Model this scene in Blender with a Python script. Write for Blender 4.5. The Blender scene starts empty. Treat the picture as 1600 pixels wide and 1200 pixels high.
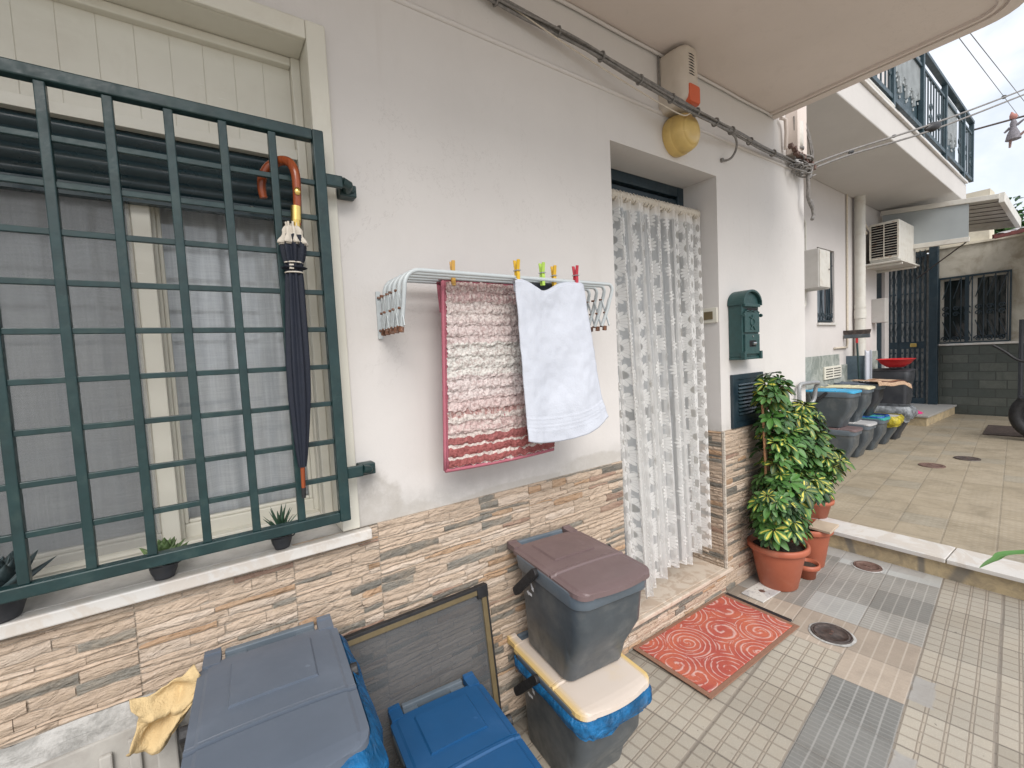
import bpy, bmesh, math, random
from mathutils import Vector, Matrix, noise
R=math.radians; PI=math.pi
rnd=random.Random(7)
sc=bpy.context.scene
# ---------------------------------------------------------------- camera
CAM=Vector((0,-1.37,1.4))
yaw,pit,rol=R(34.7083),R(-3.48669),R(-2.84645)
fw=Vector((math.sin(yaw)*math.cos(pit),math.cos(yaw)*math.cos(pit),math.sin(pit)))
rt=Vector((math.cos(yaw),-math.sin(yaw),0)); up=rt.cross(fw)
rt2=math.cos(rol)*rt+math.sin(rol)*up; up2=-math.sin(rol)*rt+math.cos(rol)*up
cd=bpy.data.cameras.new('camera'); cam=bpy.data.objects.new('camera',cd); sc.collection.objects.link(cam)
m=Matrix.Identity(4)
for i in range(3):
    m[i][0]=rt2[i]; m[i][1]=up2[i]; m[i][2]=-fw[i]; m[i][3]=CAM[i]
cam.matrix_world=m
cd.sensor_width=36; cd.lens=36*695.67/1600; cd.clip_start=.02; cd.clip_end=2000
sc.camera=cam
# ---------------------------------------------------------------- world / light
SUN_EL,SUN_AZ=R(44),R(200)
wd=bpy.data.worlds.new('World'); sc.world=wd; wd.use_nodes=True
# ---------------------------------------------------------------- node helper
class S:
    def __init__(s,g,o): s.g=g; s.o=o
    def __add__(a,b): return a.g.m('ADD',a,b)
    def __radd__(a,b): return a.g.m('ADD',b,a)
    def __sub__(a,b): return a.g.m('SUBTRACT',a,b)
    def __rsub__(a,b): return a.g.m('SUBTRACT',b,a)
    def __mul__(a,b): return a.g.m('MULTIPLY',a,b)
    def __rmul__(a,b): return a.g.m('MULTIPLY',b,a)
    def __truediv__(a,b): return a.g.m('DIVIDE',a,b)
    def __gt__(a,b): return a.g.m('GREATER_THAN',a,b)
    def __lt__(a,b): return a.g.m('LESS_THAN',a,b)
class G:
    def __init__(s,nt): s.nt=nt
    def lk(s,inp,v):
        if isinstance(v,S): s.nt.links.new(v.o,inp)
        elif v is not None:
            try: inp.default_value=v
            except Exception: inp.default_value=(v[0],v[1],v[2],1)
    def m(s,op,a,b=None,c=None,clamp=False):
        n=s.nt.nodes.new('ShaderNodeMath'); n.operation=op; n.use_clamp=clamp
        s.lk(n.inputs[0],a)
        if b is not None: s.lk(n.inputs[1],b)
        if c is not None: s.lk(n.inputs[2],c)
        return S(s,n.outputs[0])
    def fr(s,a): return s.m('FRACT',a)
    def fl(s,a): return s.m('FLOOR',a)
    def ab(s,a): return s.m('ABSOLUTE',a)
    def mn(s,a,b): return s.m('MINIMUM',a,b)
    def mx(s,a,b): return s.m('MAXIMUM',a,b)
    def ss(s,x,a,b,lo=0.,hi=1.):
        n=s.nt.nodes.new('ShaderNodeMapRange'); n.interpolation_type='SMOOTHSTEP'
        s.lk(n.inputs[0],x)
        for i,v in ((1,a),(2,b),(3,lo),(4,hi)): s.lk(n.inputs[i],v)
        return S(s,n.outputs[0])
    def pos(s,kind='Object'):
        n=s.nt.nodes.new('ShaderNodeTexCoord'); return S(s,n.outputs[kind])
    def xyz(s,v):
        n=s.nt.nodes.new('ShaderNodeSeparateXYZ'); s.lk(n.inputs[0],v); return [S(s,o) for o in n.outputs]
    def comb(s,x,y,z=0.):
        n=s.nt.nodes.new('ShaderNodeCombineXYZ')
        for i,v in enumerate((x,y,z)): s.lk(n.inputs[i],v)
        return S(s,n.outputs[0])
    def noise(s,vec=None,scale=5.,detail=4.,rough=.55,dist=0.,col=False):
        n=s.nt.nodes.new('ShaderNodeTexNoise')
        if vec is not None: s.lk(n.inputs['Vector'],vec)
        n.inputs['Scale'].default_value=scale; n.inputs['Detail'].default_value=detail
        n.inputs['Roughness'].default_value=rough; n.inputs['Distortion'].default_value=dist
        return S(s,n.outputs['Color' if col else 'Fac'])
    def vor(s,vec,scale,feat='F1',out='Distance'):
        n=s.nt.nodes.new('ShaderNodeTexVoronoi'); n.feature=feat; s.lk(n.inputs['Vector'],vec); n.inputs['Scale'].default_value=scale
        return S(s,n.outputs[out])
    def wn(s,vec):
        n=s.nt.nodes.new('ShaderNodeTexWhiteNoise'); s.lk(n.inputs['Vector'],vec); return S(s,n.outputs['Value'])
    def scalev(s,v,sx,sy,sz):
        n=s.nt.nodes.new('ShaderNodeMapping'); s.lk(n.inputs[0],v); n.inputs['Scale'].default_value=(sx,sy,sz); return S(s,n.outputs[0])
    def mix(s,f,a,b,mode='MIX'):
        n=s.nt.nodes.new('ShaderNodeMix'); n.data_type='RGBA'; n.blend_type=mode; n.clamp_factor=True
        s.lk(n.inputs[0],f); s.lk(n.inputs[6],c4(a)); s.lk(n.inputs[7],c4(b)); return S(s,n.outputs[2])
    def attr(s,name,out='Color'):
        n=s.nt.nodes.new('ShaderNodeAttribute'); n.attribute_name=name; return S(s,n.outputs[out])
    def bump(s,h,strength=.5,dist=.002):
        n=s.nt.nodes.new('ShaderNodeBump'); n.inputs['Strength'].default_value=strength; n.inputs['Distance'].default_value=dist
        s.lk(n.inputs['Height'],h); return S(s,n.outputs[0])
    def node(s,t,**k):
        n=s.nt.nodes.new(t)
        for a,b in k.items(): s.lk(n.inputs[a],b)
        return n
def c4(c):
    if isinstance(c,S): return c
    if isinstance(c,(int,float)): return (c,c,c,1)
    return (c[0],c[1],c[2],1)
def mat(name,fn=None,base=(.5,.5,.5),rough=.6,metal=0.,spec=None):
    mt=bpy.data.materials.new(name); mt.use_nodes=True
    p=mt.node_tree.nodes['Principled BSDF']
    p.inputs['Base Color'].default_value=c4(base); p.inputs['Roughness'].default_value=rough; p.inputs['Metallic'].default_value=metal
    if spec is not None: p.inputs['Specular IOR Level'].default_value=spec
    if fn:
        g=G(mt.node_tree); r=fn(g,p) or {}
        for k,v in r.items(): g.lk(p.inputs[k],c4(v) if k=='Base Color' else v)
    return mt
def worn(name,base,rough=.5,var=.15,scale=14.,dirt=None,dscale=4.,damt=.35,bump=.15,metal=0.,bscale=90.,spec=None):
    "a painted/plastic surface with mottling, dirt blotches and fine bump"
    def f(g,p):
        P=g.pos(); n=g.noise(P,scale,5,.6)
        b=Vector(base); dk=tuple(b*(1-var)); lt=tuple(min(1,x*(1+var)) for x in b)
        c=g.mix(g.ss(n,.3,.7),dk,lt)
        if dirt is not None:
            d=g.ss(g.noise(P,dscale,6,.65,.4),.48,.72)*damt
            c=g.mix(d,c,dirt)
        sc1=g.ss(g.noise(g.scalev(P,1.,1.,14.),26,2,.5,.6),.70,.74)*.30*g.ss(g.noise(P,7,2),.45,.6); c=g.mix(sc1,c,tuple(min(1,x*1.7+.06) for x in b))
        rr=g.ss(g.noise(P,scale*2.3,4),.3,.7,rough-.08,rough+.1)
        return {'Base Color':c,'Roughness':rr,'Normal':g.bump(g.noise(P,bscale,3),bump,.0015)}
    return mat(name,f,base,rough,metal,spec)
# sky
g=G(wd.node_tree); bg=wd.node_tree.nodes['Background']
sky=wd.node_tree.nodes.new('ShaderNodeTexSky'); sky.sky_type='NISHITA'; sky.sun_disc=False; sky.sun_elevation=SUN_EL; sky.sun_rotation=SUN_AZ
sky.air_density=1.2; sky.dust_density=2.0
P=g.pos('Generated'); cl=g.noise(g.scalev(P,1.,1.,2.6),2.6,7,.6,.5); cm=g.ss(cl,.36,.58,.68,.98)
skc=g.mix(cm,S(g,sky.outputs[0]),(5.9,6.15,6.6))
g.lk(bg.inputs[0],skc); bg.inputs[1].default_value=.085
sd=bpy.data.lights.new('sun','SUN'); sd.energy=1.5; sd.angle=R(38); sd.color=(1,.955,.905)
sun=bpy.data.objects.new('sun',sd); sc.collection.objects.link(sun)
# sun stands over the open side of the lane (behind and to the left of the camera), high
sdir=Vector((math.sin(SUN_AZ)*math.cos(SUN_EL),math.cos(SUN_AZ)*math.cos(SUN_EL),math.sin(SUN_EL)))
sun.rotation_euler=sdir.to_track_quat('Z','Y').to_euler(); sun.location=(0,-5,8)
vs=sc.view_settings; vs.view_transform='Standard'; vs.look='None'; vs.exposure=1.08; vs.gamma=1
sc.cycles.max_bounces=8; sc.cycles.transparent_max_bounces=24
# ---------------------------------------------------------------- mesh helper
class MB:
    def __init__(s): s.v=[]; s.f=[]; s.mi=[]; s.col=[]; s.sm=[]; s.uv=[]; s.cc=(1,1,1); s.cm=0
    def add(s,vs,fs,col=None,sm=False,uvs=None,mi=None):
        o=len(s.v); s.v+= [tuple(v) for v in vs]
        for k,f in enumerate(fs):
            s.f.append(tuple(i+o for i in f)); s.mi.append(s.cm if mi is None else mi); s.sm.append(sm)
            s.col.append(col if col is not None else s.cc)
            s.uv.append([uvs[i] for i in f] if uvs else None)
    def box(s,x0,x1,y0,y1,z0,z1,M=None,col=None,mi=None):
        vs=[Vector((x,y,z)) for z in (z0,z1) for y in (y0,y1) for x in (x0,x1)]
        if M: vs=[M@v for v in vs]
        s.add(vs,[(0,2,3,1),(4,5,7,6),(0,1,5,4),(2,6,7,3),(0,4,6,2),(1,3,7,5)],col,False,None,mi)
    def tube(s,pts,r,n=8,col=None,closed=False,caps=True,mi=None,sq=1.):
        pts=[Vector(p) for p in pts]; N=len(pts); vs=[]; rr=r if isinstance(r,(list,tuple)) else [r]*N
        prev=None
        for i,p in enumerate(pts):
            if closed: t=pts[(i+1)%N]-pts[i-1]
            else: t=pts[min(i+1,N-1)]-pts[max(i-1,0)]
            t.normalize()
            if prev is None:
                a=Vector((0,0,1)) if abs(t.z)<.9 else Vector((1,0,0)); u=t.cross(a).normalized()
            else: u=(prev-t*prev.dot(t)).normalized()
            prev=u; w=t.cross(u)
            for k in range(n):
                a=2*PI*k/n; vs.append(p+rr[i]*(math.cos(a)*u+sq*math.sin(a)*w))
        fs=[]
        for i in range(N if closed else N-1):
            for k in range(n):
                a=i*n+k; b=i*n+(k+1)%n; c=((i+1)%N)*n+(k+1)%n; d=((i+1)%N)*n+k; fs.append((a,b,c,d))
        s.add(vs,fs,col,True,None,mi)
        if caps and not closed:
            s.add(vs[:n],[tuple(range(n))[::-1]],col,False,None,mi); s.add(vs[-n:],[tuple(range(n))],col,False,None,mi)
    def lathe(s,prof,c=(0,0,0),n=32,sx=1.,sy=1.,M=None,col=None,sm=True,mi=None):
        vs=[]
        for r,z in prof:
            for k in range(n):
                a=2*PI*k/n; v=Vector((c[0]+sx*r*math.cos(a),c[1]+sy*r*math.sin(a),c[2]+z)); vs.append(M@v if M else v)
        fs=[(i*n+k,i*n+(k+1)%n,(i+1)*n+(k+1)%n,(i+1)*n+k) for i in range(len(prof)-1) for k in range(n)]
        s.add(vs,fs,col,sm,None,mi)
    def grid(s,nu,nv,fn,uvf=None,sm=True,colf=None,mi=None):
        vs=[fn(i/nu,j/nv) for j in range(nv+1) for i in range(nu+1)]
        fs=[(j*(nu+1)+i,j*(nu+1)+i+1,(j+1)*(nu+1)+i+1,(j+1)*(nu+1)+i) for j in range(nv) for i in range(nu)]
        uvs=[(uvf or (lambda a,b:(a,b)))(i/nu,j/nv) for j in range(nv+1) for i in range(nu+1)]
        o=len(s.f); s.add(vs,fs,None,sm,uvs,mi)
        if colf:
            k=o
            for j in range(nv):
                for i in range(nu): s.col[k]=colf((i+.5)/nu,(j+.5)/nv); k+=1
    def prism(s,pts,fn,d0,d1,col=None,mi=None):
        "2D outline pts extruded between depths d0,d1; fn(u,v,d)->xyz"
        n=len(pts); vs=[fn(u,v,d0) for u,v in pts]+[fn(u,v,d1) for u,v in pts]
        s.add(vs,[tuple(range(n)),tuple(range(2*n-1,n-1,-1))]+[(i,i+n,(i+1)%n+n,(i+1)%n) for i in range(n)],col,False,None,mi)
    def build(s,name,mats,parent=None,bevel=0.,seg=2,loc=None,solid=0.,sub=0):
        me=bpy.data.meshes.new(name); me.from_pydata(s.v,[],s.f)
        if not isinstance(mats,(list,tuple)): mats=[mats]
        for mm in mats: me.materials.append(mm)
        me.polygons.foreach_set('material_index',s.mi); me.polygons.foreach_set('use_smooth',s.sm)
        at=me.attributes.new('col','FLOAT_COLOR','CORNER'); fl=[]
        for f,c in zip(s.f,s.col): fl+= [c[0],c[1],c[2],1.]*len(f)
        at.data.foreach_set('color',fl)
        if any(u is not None for u in s.uv):
            ul=me.uv_layers.new(name='UVMap'); fl=[]
            for f,u in zip(s.f,s.uv):
                for k in range(len(f)): fl+= (list(u[k]) if u else [0,0])
            ul.data.foreach_set('uv',fl)
        bm=bmesh.new(); bm.from_mesh(me); bmesh.ops.recalc_face_normals(bm,faces=bm.faces) if not getattr(s,'keepn',False) else None; bm.to_mesh(me); bm.free()
        o=bpy.data.objects.new(name,me); sc.collection.objects.link(o)
        if parent is not None: o.parent=parent
        if loc: o.location=loc
        if solid:
            md=o.modifiers.new('solid','SOLIDIFY'); md.thickness=solid; md.offset=0
        if sub:
            md=o.modifiers.new('sub','SUBSURF'); md.levels=sub; md.render_levels=sub
        if bevel:
            md=o.modifiers.new('bevel','BEVEL'); md.width=bevel; md.segments=seg; md.limit_method='ANGLE'; md.angle_limit=R(40)
        return o
def tag(o,label=None,cat=None,group=None,kind=None):
    if label: o['label']=label
    if cat: o['category']=cat
    if group: o['group']=group
    if kind: o['kind']=kind
    return o
def thing(name,label,cat,loc=(0,0,0),rz=0,group=None):
    o=bpy.data.objects.new(name,None); sc.collection.objects.link(o); o.location=loc; o.rotation_euler=(0,0,rz)
    o.empty_display_size=.1
    return tag(o,label,cat,group)
def copy_tree(o,parent=None):
    c=o.copy(); sc.collection.objects.link(c); c.parent=parent
    for ch in [x for x in bpy.data.objects if x.parent==o]: copy_tree(ch,c)
    return c
def rrect(w,h,r,n=5,cx=0,cy=0):
    pts=[]
    for (sx,sy,a0) in ((1,1,0),(-1,1,90),(-1,-1,180),(1,-1,270)):
        for k in range(n+1):
            a=R(a0+90*k/n); pts.append((cx+sx*(w/2-r)+r*math.cos(a),cy+sy*(h/2-r)+r*math.sin(a)))
    return pts
def loft(mb,rings,cap0=False,cap1=False,col=None,sm=True,mi=None):
    n=len(rings[0]); vs=[v for r in rings for v in r]
    fs=[(i*n+k,i*n+(k+1)%n,(i+1)*n+(k+1)%n,(i+1)*n+k) for i in range(len(rings)-1) for k in range(n)]
    mb.add(vs,fs,col,sm,None,mi)
    if cap0: mb.add(rings[0],[tuple(range(n))[::-1]],col,False,None,mi)
    if cap1: mb.add(rings[-1],[tuple(range(n))],col,False,None,mi)
def arc(cx,cz,r,a0,a1,n,fn): return [fn(cx+r*math.cos(R(a0+(a1-a0)*k/n)),cz+r*math.sin(R(a0+(a1-a0)*k/n))) for k in range(n+1)]
def poly(pts,n=8):
    out=[]
    P_=[Vector(p) for p in pts]; P_=[P_[0]]+P_+[P_[-1]]
    for i in range(1,len(P_)-2):
        for k in range(n):
            t=k/n; a,b_,c,d=P_[i-1],P_[i],P_[i+1],P_[i+2]
            out.append(.5*((2*b_)+(c-a)*t+(2*a-5*b_+4*c-d)*t*t+(3*b_-3*c+d-a)*t**3))
    out.append(P_[-2]); return out
NBA=R(1.8)
def nb(o):
    "turn a thing of the neighbouring house into that house's slightly turned line"
    px,py=5.,.8; c,s_=math.cos(NBA),math.sin(NBA); L=o.location
    x,y=L.x-px,L.y-py
    o.location=(px+c*x-s_*y,py+s_*x+c*y,L.z); o.rotation_euler.z+=NBA
    return o
# ---------------------------------------------------------------- materials
def plasterf(base,stain=(.47,.44,.40),lowz=None,patches=()):
    def f(g,p):
        P=g.pos(); n=g.noise(P,2.2,5,.6); c=g.mix(g.ss(n,.3,.72),tuple(x*.95 for x in base),base)
        s_=g.ss(g.noise(g.scalev(P,5,5,.9),1.2,6,.65,.6),.56,.80)*.16
        c=g.mix(s_,c,stain)
        sp=g.ss(g.noise(P,55,3),.70,.78)*.13; c=g.mix(sp,c,(.4,.37,.34))
        if lowz:
            x,y,z=g.xyz(P)
            d=g.ss(z+(g.noise(P,7,5,.6)-.5)*.14,lowz[0],lowz[1],1.,0.)*g.ss(g.noise(P,16,5,.7),.33,.62,.35,.9)
            c=g.mix(d*lowz[2],c,(.44,.425,.40))
        for (px,pz,rx,rz) in patches:
            x,y,z=g.xyz(P); w=(g.noise(P,9,6,.65)-.5)*1.5; dx=(x-px)/rx; dz=(z-pz)/rz
            d=g.ss(g.m('SQRT',dx*dx+dz*dz)+w,.75,1.1,1.,0.)*g.ss(g.noise(P,24,5,.7),.3,.6,.35,.85)
            c=g.mix(d,c,(.46,.435,.40))
        cr=g.ss(g.ab(g.noise(g.scalev(P,1,1,.55),1.9,7,.7,.35)-.5),.0,.0035,1.,0.)*g.ss(g.noise(P,1.3,2),.50,.60)*.18
        c=g.mix(cr,c,(.30,.27,.25)); dp=g.ss(g.noise(g.scalev(P,16,16,.7),1.,4,.6),.60,.74)*.10; c=g.mix(dp,c,(.42,.37,.33))
        h=g.noise(P,9,6,.6)+g.noise(P,120,3)*.25+g.noise(P,38,4,.7)*.25
        return {'Base Color':c,'Roughness':.88,'Normal':g.bump(h,.32,.006)}
    return f
M={}
M['plaster']=mat('painted plaster',plasterf((.665,.64,.618),lowz=(.90,1.03,.85),patches=((.42,.96,.075,.11),(.53,.90,.12,.05),(1.38,.93,.20,.035),(.95,.91,.3,.02))))
M['soffit']=mat('balcony paint',plasterf((.68,.605,.555),(.40,.33,.28)))
M['plaster_nb']=mat('neighbour plaster',plasterf((.60,.57,.555),lowz=(1.2,1.5,.45)))
M['soffit_nb']=mat('neighbour soffit',plasterf((.55,.53,.51),(.4,.38,.36)))
M['cement']=mat('grey cement render',lambda g,p:(lambda P:{'Base Color':g.mix(g.ss(g.noise(P,13,7,.7,.5),.38,.62),(.30,.295,.28),(.50,.49,.47)),'Roughness':.92,'Normal':g.bump(g.noise(P,22,7,.7),.8,.01)})(g.pos()))
M['beige_wall']=mat('aged beige plaster',lambda g,p:(lambda P:{'Base Color':g.mix(g.ss(g.noise(P,2.5,6,.65,.5),.42,.68),(.47,.445,.38),(.28,.25,.195)),'Roughness':.9,'Normal':g.bump(g.noise(P,30,5),.4,.006)})(g.pos()))
def ledgerf(g,p):
    P=g.pos(); c=g.attr('col')
    st=g.noise(g.scalev(P,7,7,60),1.6,6,.65,1.2)
    c=g.mix(g.ss(st,.35,.70)*.38,c,(.62,.55,.47),'MULTIPLY'); c=g.mix(g.ss(g.noise(P,11,6,.65,.8),.42,.72)*.35,c,(.46,.36,.26))
    c=g.mix(g.ss(g.noise(P,70,4,.7),.58,.75)*.25,c,(.68,.62,.56))
    # split stone: slanting chisel creases
    x,y,z=g.xyz(P); q=g.comb(x*1.+z*.55,y,z*2.6-x*.5)
    h=g.noise(q,16,7,.62,1.4)+g.noise(g.scalev(P,10,10,45),3,4)*.45
    h2=1.-g.ab(g.noise(q,9,4,.5,.8)-.5)*5.
    return {'Base Color':c,'Roughness':.72,'Normal':g.bump(h+g.mx(h2,0.)*.5,.9,.011)}
M['ledger']=mat('split stone tile',ledgerf)
def pavef(g,p):
    P=g.pos(); x,y,z=g.xyz(P); a=R(6.6)
    u=x*math.cos(a)+y*math.sin(a); v=y*math.cos(a)-x*math.sin(a)
    wob=(g.noise(P,3,3)-.5)*.006; u=u+wob; v=v+wob
    T=.2345; tu=(u-2.2265)/T; tv=(v+.860)/T; fu=g.fr(tu); fv=g.fr(tv); iu=g.fl(tu); iv=g.fl(tv)
    rnd_=g.wn(g.comb(iu,iv,1.)); rnd2=g.wn(g.comb(iu,iv,7.))
    def edge(f,n): # distance (in tile units) to the nearest of n cell borders
        q=g.fr(f*float(n)); return (.5-g.ab(q-.5))/float(n)
    jl=g.mn(edge(fu,1),edge(fv,1))
    joint=g.ss(jl,.006,.022,1.,0.)
    # cream: 4x4 squares with double grooves
    e=g.mn(edge(fu,4),edge(fv,4)); dbl=g.ss(g.ab(e-.020),.004,.014,1.,0.)
    eu=edge(fu,4); ev=edge(fv,4)
    dbv=g.ss(g.ab(ev-.021),.004,.013,1.,0.); dbu=g.ss(g.ab(eu-.006),.004,.018,1.,0.)
    creamg=g.mx(dbv*.95,dbu*.85); ridge=g.ss(ev,.008,.016,1.,0.)
    spk=g.ss(g.noise(P,170,3,.8),.50,.66); 
    cream=g.mix(spk*.6,(.385,.352,.295),(.49,.455,.385)); cream=g.mix(g.ss(g.noise(P,3.2,5),.4,.7)*.5,cream,(.40,.345,.27))
    cream=g.mix(g.ss(g.noise(P,48,3,.5),.70,.76)*.8,cream,(.13,.115,.10))
    cream=g.mix(ridge*.35,cream,(.36,.29,.22)); cream=g.mix(creamg*.72,cream,(.215,.18,.145))
    # ribbed: pale lines along u, fine dark ribs across
    e5=edge(fv,5); pale=g.ss(e5,.006,.018,1.,0.); ribs=g.ss(edge(fu,10),.006,.020,1.,0.)
    def ribbed(b1,b2,pl,rb,ra):
        c=g.mix(g.ss(rnd_,.0,1.),b1,b2); c=g.mix(g.ss(g.noise(P,6,6,.65),.4,.7)*.55,c,tuple(q*.72 for q in b1))
        c=g.mix(g.ss(g.noise(P,150,3),.5,.7)*.25,c,tuple(min(1,q*1.25) for q in b2))
        c=g.mix(ribs*ra,c,rb); return g.mix(pale*.62,c,pl)
    grey=ribbed((.235,.23,.212),(.325,.312,.285),(.42,.405,.37),(.18,.168,.15),.55)
    slate=ribbed((.170,.170,.160),(.205,.205,.193),(.345,.34,.325),(.28,.275,.262),.4)
    pink=ribbed((.365,.305,.245),(.43,.36,.29),(.52,.455,.385),(.37,.30,.25),.35)
    inb=(v>-1.0945)*(v<-.860)
    mgrey=(u>2.461)*(v>-1.0945); mslate=(u<1.992)*inb; mpink=(u>2.17)*(u<2.462)*(v>-.861); mpink=g.mx(mpink,(u>1.991)*(u<2.462)*inb)
    mrib=g.mx(mgrey,g.mx(mslate,mpink))
    greyb=g.mix(g.ss(v,-.62,-.40),grey,pink)
    greyb=g.mix(g.ss(rnd2,.74,.78)*.8,greyb,(.40,.41,.40))
    c=g.mix(mgrey,cream,greyb); c=g.mix(mslate,c,slate); c=g.mix(mpink,c,pink)
    c=g.mix(joint*(.62-mrib*.3),c,(.165,.145,.125))
    tile=g.ss(rnd2,0.,1.,.86,1.1); c=g.mix(1.,c,g.comb(tile,tile,tile),'MULTIPLY')
    # cement patches
    def patch(u0,u1,v0,v1,r=.02):
        w=(g.noise(P,14,4)-.5)*.045; du=g.ab(u+w-(u0+u1)/2.)-(u1-u0)/2.; dv=g.ab(v+w-(v0+v1)/2.)-(v1-v0)/2.
        return g.ss(g.mx(du,dv),-.006,.006,1.,0.)
    cp=g.mx(patch(2.035,2.215,-1.165,-1.098),patch(1.60,1.72,-1.16,-1.10)); cp=g.mx(cp,patch(3.24,3.60,-1.02,-.1))
    cem=g.mix(g.noise(P,30,5,.7),(.27,.26,.25),(.42,.41,.39)); c=g.mix(cp*.9,c,cem)
    # wear, dirt, darker towards the foot of the wall
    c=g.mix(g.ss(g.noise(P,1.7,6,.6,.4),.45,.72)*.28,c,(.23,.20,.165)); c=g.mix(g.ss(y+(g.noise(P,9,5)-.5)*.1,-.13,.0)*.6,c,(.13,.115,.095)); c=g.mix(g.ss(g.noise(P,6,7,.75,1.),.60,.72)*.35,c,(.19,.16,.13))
    notp=1.-cp
    h=(1.-joint)*1.-(creamg*.6)*(1.-mrib)*notp-(ribs*.18)*mrib*notp+g.noise(P,180,3)*.18
    return {'Base Color':c,'Roughness':.78,'Normal':g.bump(h,.55,.003)}
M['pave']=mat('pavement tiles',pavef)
def patiof(g,p):
    P=g.pos(); x,y,z=g.xyz(P); a=R(6.6)
    u=x*math.cos(a)+y*math.sin(a); v=y*math.cos(a)-x*math.sin(a)
    T=.235; tu=(u-.1)/T; tv=(v+.12)/T; fu=g.fr(tu); fv=g.fr(tv); r1=g.wn(g.comb(g.fl(tu),g.fl(tv),3.))
    ed=g.mn(.5-g.ab(fu-.5),.5-g.ab(fv-.5)); joint=g.ss(ed,.010,.030,1.,0.)
    c=g.mix(r1,(.335,.28,.20),(.385,.325,.24)); c=g.mix(g.ss(r1,.84,.88)*.45,c,(.27,.26,.22))
    rib=g.ss(g.ab(g.fr(fu*5.)-.5),.32,.46)*g.ss(g.ab(g.fr(fv*8.)-.5),.1,.3)
    c=g.mix(rib*.5*g.ss(g.noise(P,2.1,4),.38,.55),c,(.50,.45,.36)); c=g.mix(g.ss(g.noise(P,28,5,.7),.5,.68)*.25,c,(.24,.20,.14)); c=g.mix(g.ss(g.noise(P,2.6,7,.68,.6),.42,.72)*.6,c,(.20,.165,.115))
    c=g.mix(joint*.36,c,(.17,.145,.11)); c=g.mix(g.ss(x,4.5,9.)*.35,c,(.2,.18,.14))
    return {'Base Color':c,'Roughness':g.ss(g.noise(P,8,4),.3,.7,.42,.68),'Normal':g.bump((1.-joint)+rib*.2+g.noise(P,90,3)*.15,.45,.003)}
M['patio']=mat('patio tiles',patiof)
M['marble']=mat('white marble',lambda g,p:(lambda P:{'Base Color':g.mix(g.ss(g.noise(P,4,8,.7,2.2),.47,.56)*.4,g.mix(g.ss(g.noise(P,3,4),.4,.7),(.60,.585,.56),(.66,.63,.59)),(.50,.42,.34)),'Roughness':.42,'Normal':g.bump(g.noise(P,60,3),.12,.002)})(g.pos()))
M['marble_step']=mat('beige marble step',lambda g,p:(lambda P:{'Base Color':g.mix(g.ss(g.noise(P,6,8,.72,2.6),.46,.58)*.6,(.60,.515,.425),(.41,.30,.215)),'Roughness':.38,'Normal':g.bump(g.noise(P,60,3),.12,.002)})(g.pos()))
M['riser']=mat('yellow stone riser',lambda g,p:(lambda P:{'Base Color':g.mix(g.ss(g.vor(g.scalev(P,0.,2.6,1.2),1.,'DISTANCE_TO_EDGE'),.02,.06,.85,.0),g.mix(g.ss(g.noise(P,9,7,.7,.8),.38,.66),(.50,.40,.245),(.33,.27,.18)),(.20,.185,.16)),'Roughness':.8,'Normal':g.bump(g.noise(P,14,7,.65),.7,.01)})(g.pos()))
M['green_metal']=worn('dark green paint',(.010,.034,.036),.38,.18,20,(.035,.065,.06),22,.55,.25)
M['blue_metal']=worn('dark blue-green paint',(.012,.028,.040),.42,.15,20,(.06,.08,.09),9,.3,.1)
M['mailgreen']=worn('hammered green metal',(.022,.066,.066),.42,.12,40,(.05,.09,.085),12,.3,.3)
M['cream_pvc']=worn('cream pvc',(.66,.64,.56),.42,.03,3,(.48,.44,.36),6,.25,.04)
M['shutter']=worn('green shutter slats',(.014,.032,.040),.30,.1,6,(.05,.08,.08),7,.3,.05)
M['white_enamel']=worn('pale blue-white enamel',(.50,.545,.56),.35,.04,8,(.6,.62,.62),20,.3,.05)
M['rust']=worn('rusty joint',(.15,.065,.035),.85,.4,60,(.45,.42,.40),50,.5,.5)
M['chrome']=mat('steel',None,(.55,.56,.57),.28,1.)
M['brass']=mat('brass',None,(.78,.56,.18),.25,1.)
M['wood_red']=mat('varnished cherry wood',lambda g,p:(lambda P:{'Base Color':g.mix(g.ss(g.noise(g.scalev(P,60,60,5),1.5,4),.3,.7),(.19,.038,.012),(.32,.075,.022)),'Roughness':.22})(g.pos()))
M['bark']=mat('bark',lambda g,p:(lambda P:{'Base Color':g.mix(g.noise(g.scalev(P,40,40,8),1.5,5),(.13,.085,.05),(.32,.22,.14)),'Roughness':.9,'Normal':g.bump(g.noise(P,60,4),.6,.004)})(g.pos()))
M['stakewood']=worn('bamboo stake',(.42,.22,.11),.7,.25,25,(.25,.14,.08),12,.4,.3)
M['terracotta']=worn('terracotta plastic',(.40,.115,.062),.50,.07,7,(.48,.26,.18),5,.5,.2)
M['soil']=worn('potting soil',(.045,.032,.024),.95,.5,60,(.10,.08,.06),30,.5,1.,bscale=120)
M['iron']=worn('cast iron',(.060,.045,.040),.6,.35,40,(.15,.11,.09),20,.5,.6)
M['rustiron']=worn('brown iron cover',(.13,.075,.060),.7,.25,60,(.2,.15,.12),30,.5,.6)
M['cable']=worn('grey cable',(.19,.18,.17),.6,.25,60,(.3,.27,.25),30,.4,.1)
M['cable_pale']=worn('cream cord',(.55,.49,.40),.6,.1,60)
M['siren_pl']=worn('aged white plastic',(.56,.50,.43),.5,.05,8,(.46,.38,.3),8,.4,.05)
M['orange_pl']=mat('orange lens',None,(.62,.115,.045),.3)
M['yellow_lens']=worn('yellowed plastic',(.62,.44,.15),.38,.08,8,(.50,.33,.11),10,.4,.04)
M['black']=worn('black rubber',(.018,.018,.020),.55,.3,40)
M['dark_hole']=mat('dark inside',None,(.008,.008,.010),.9)
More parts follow.
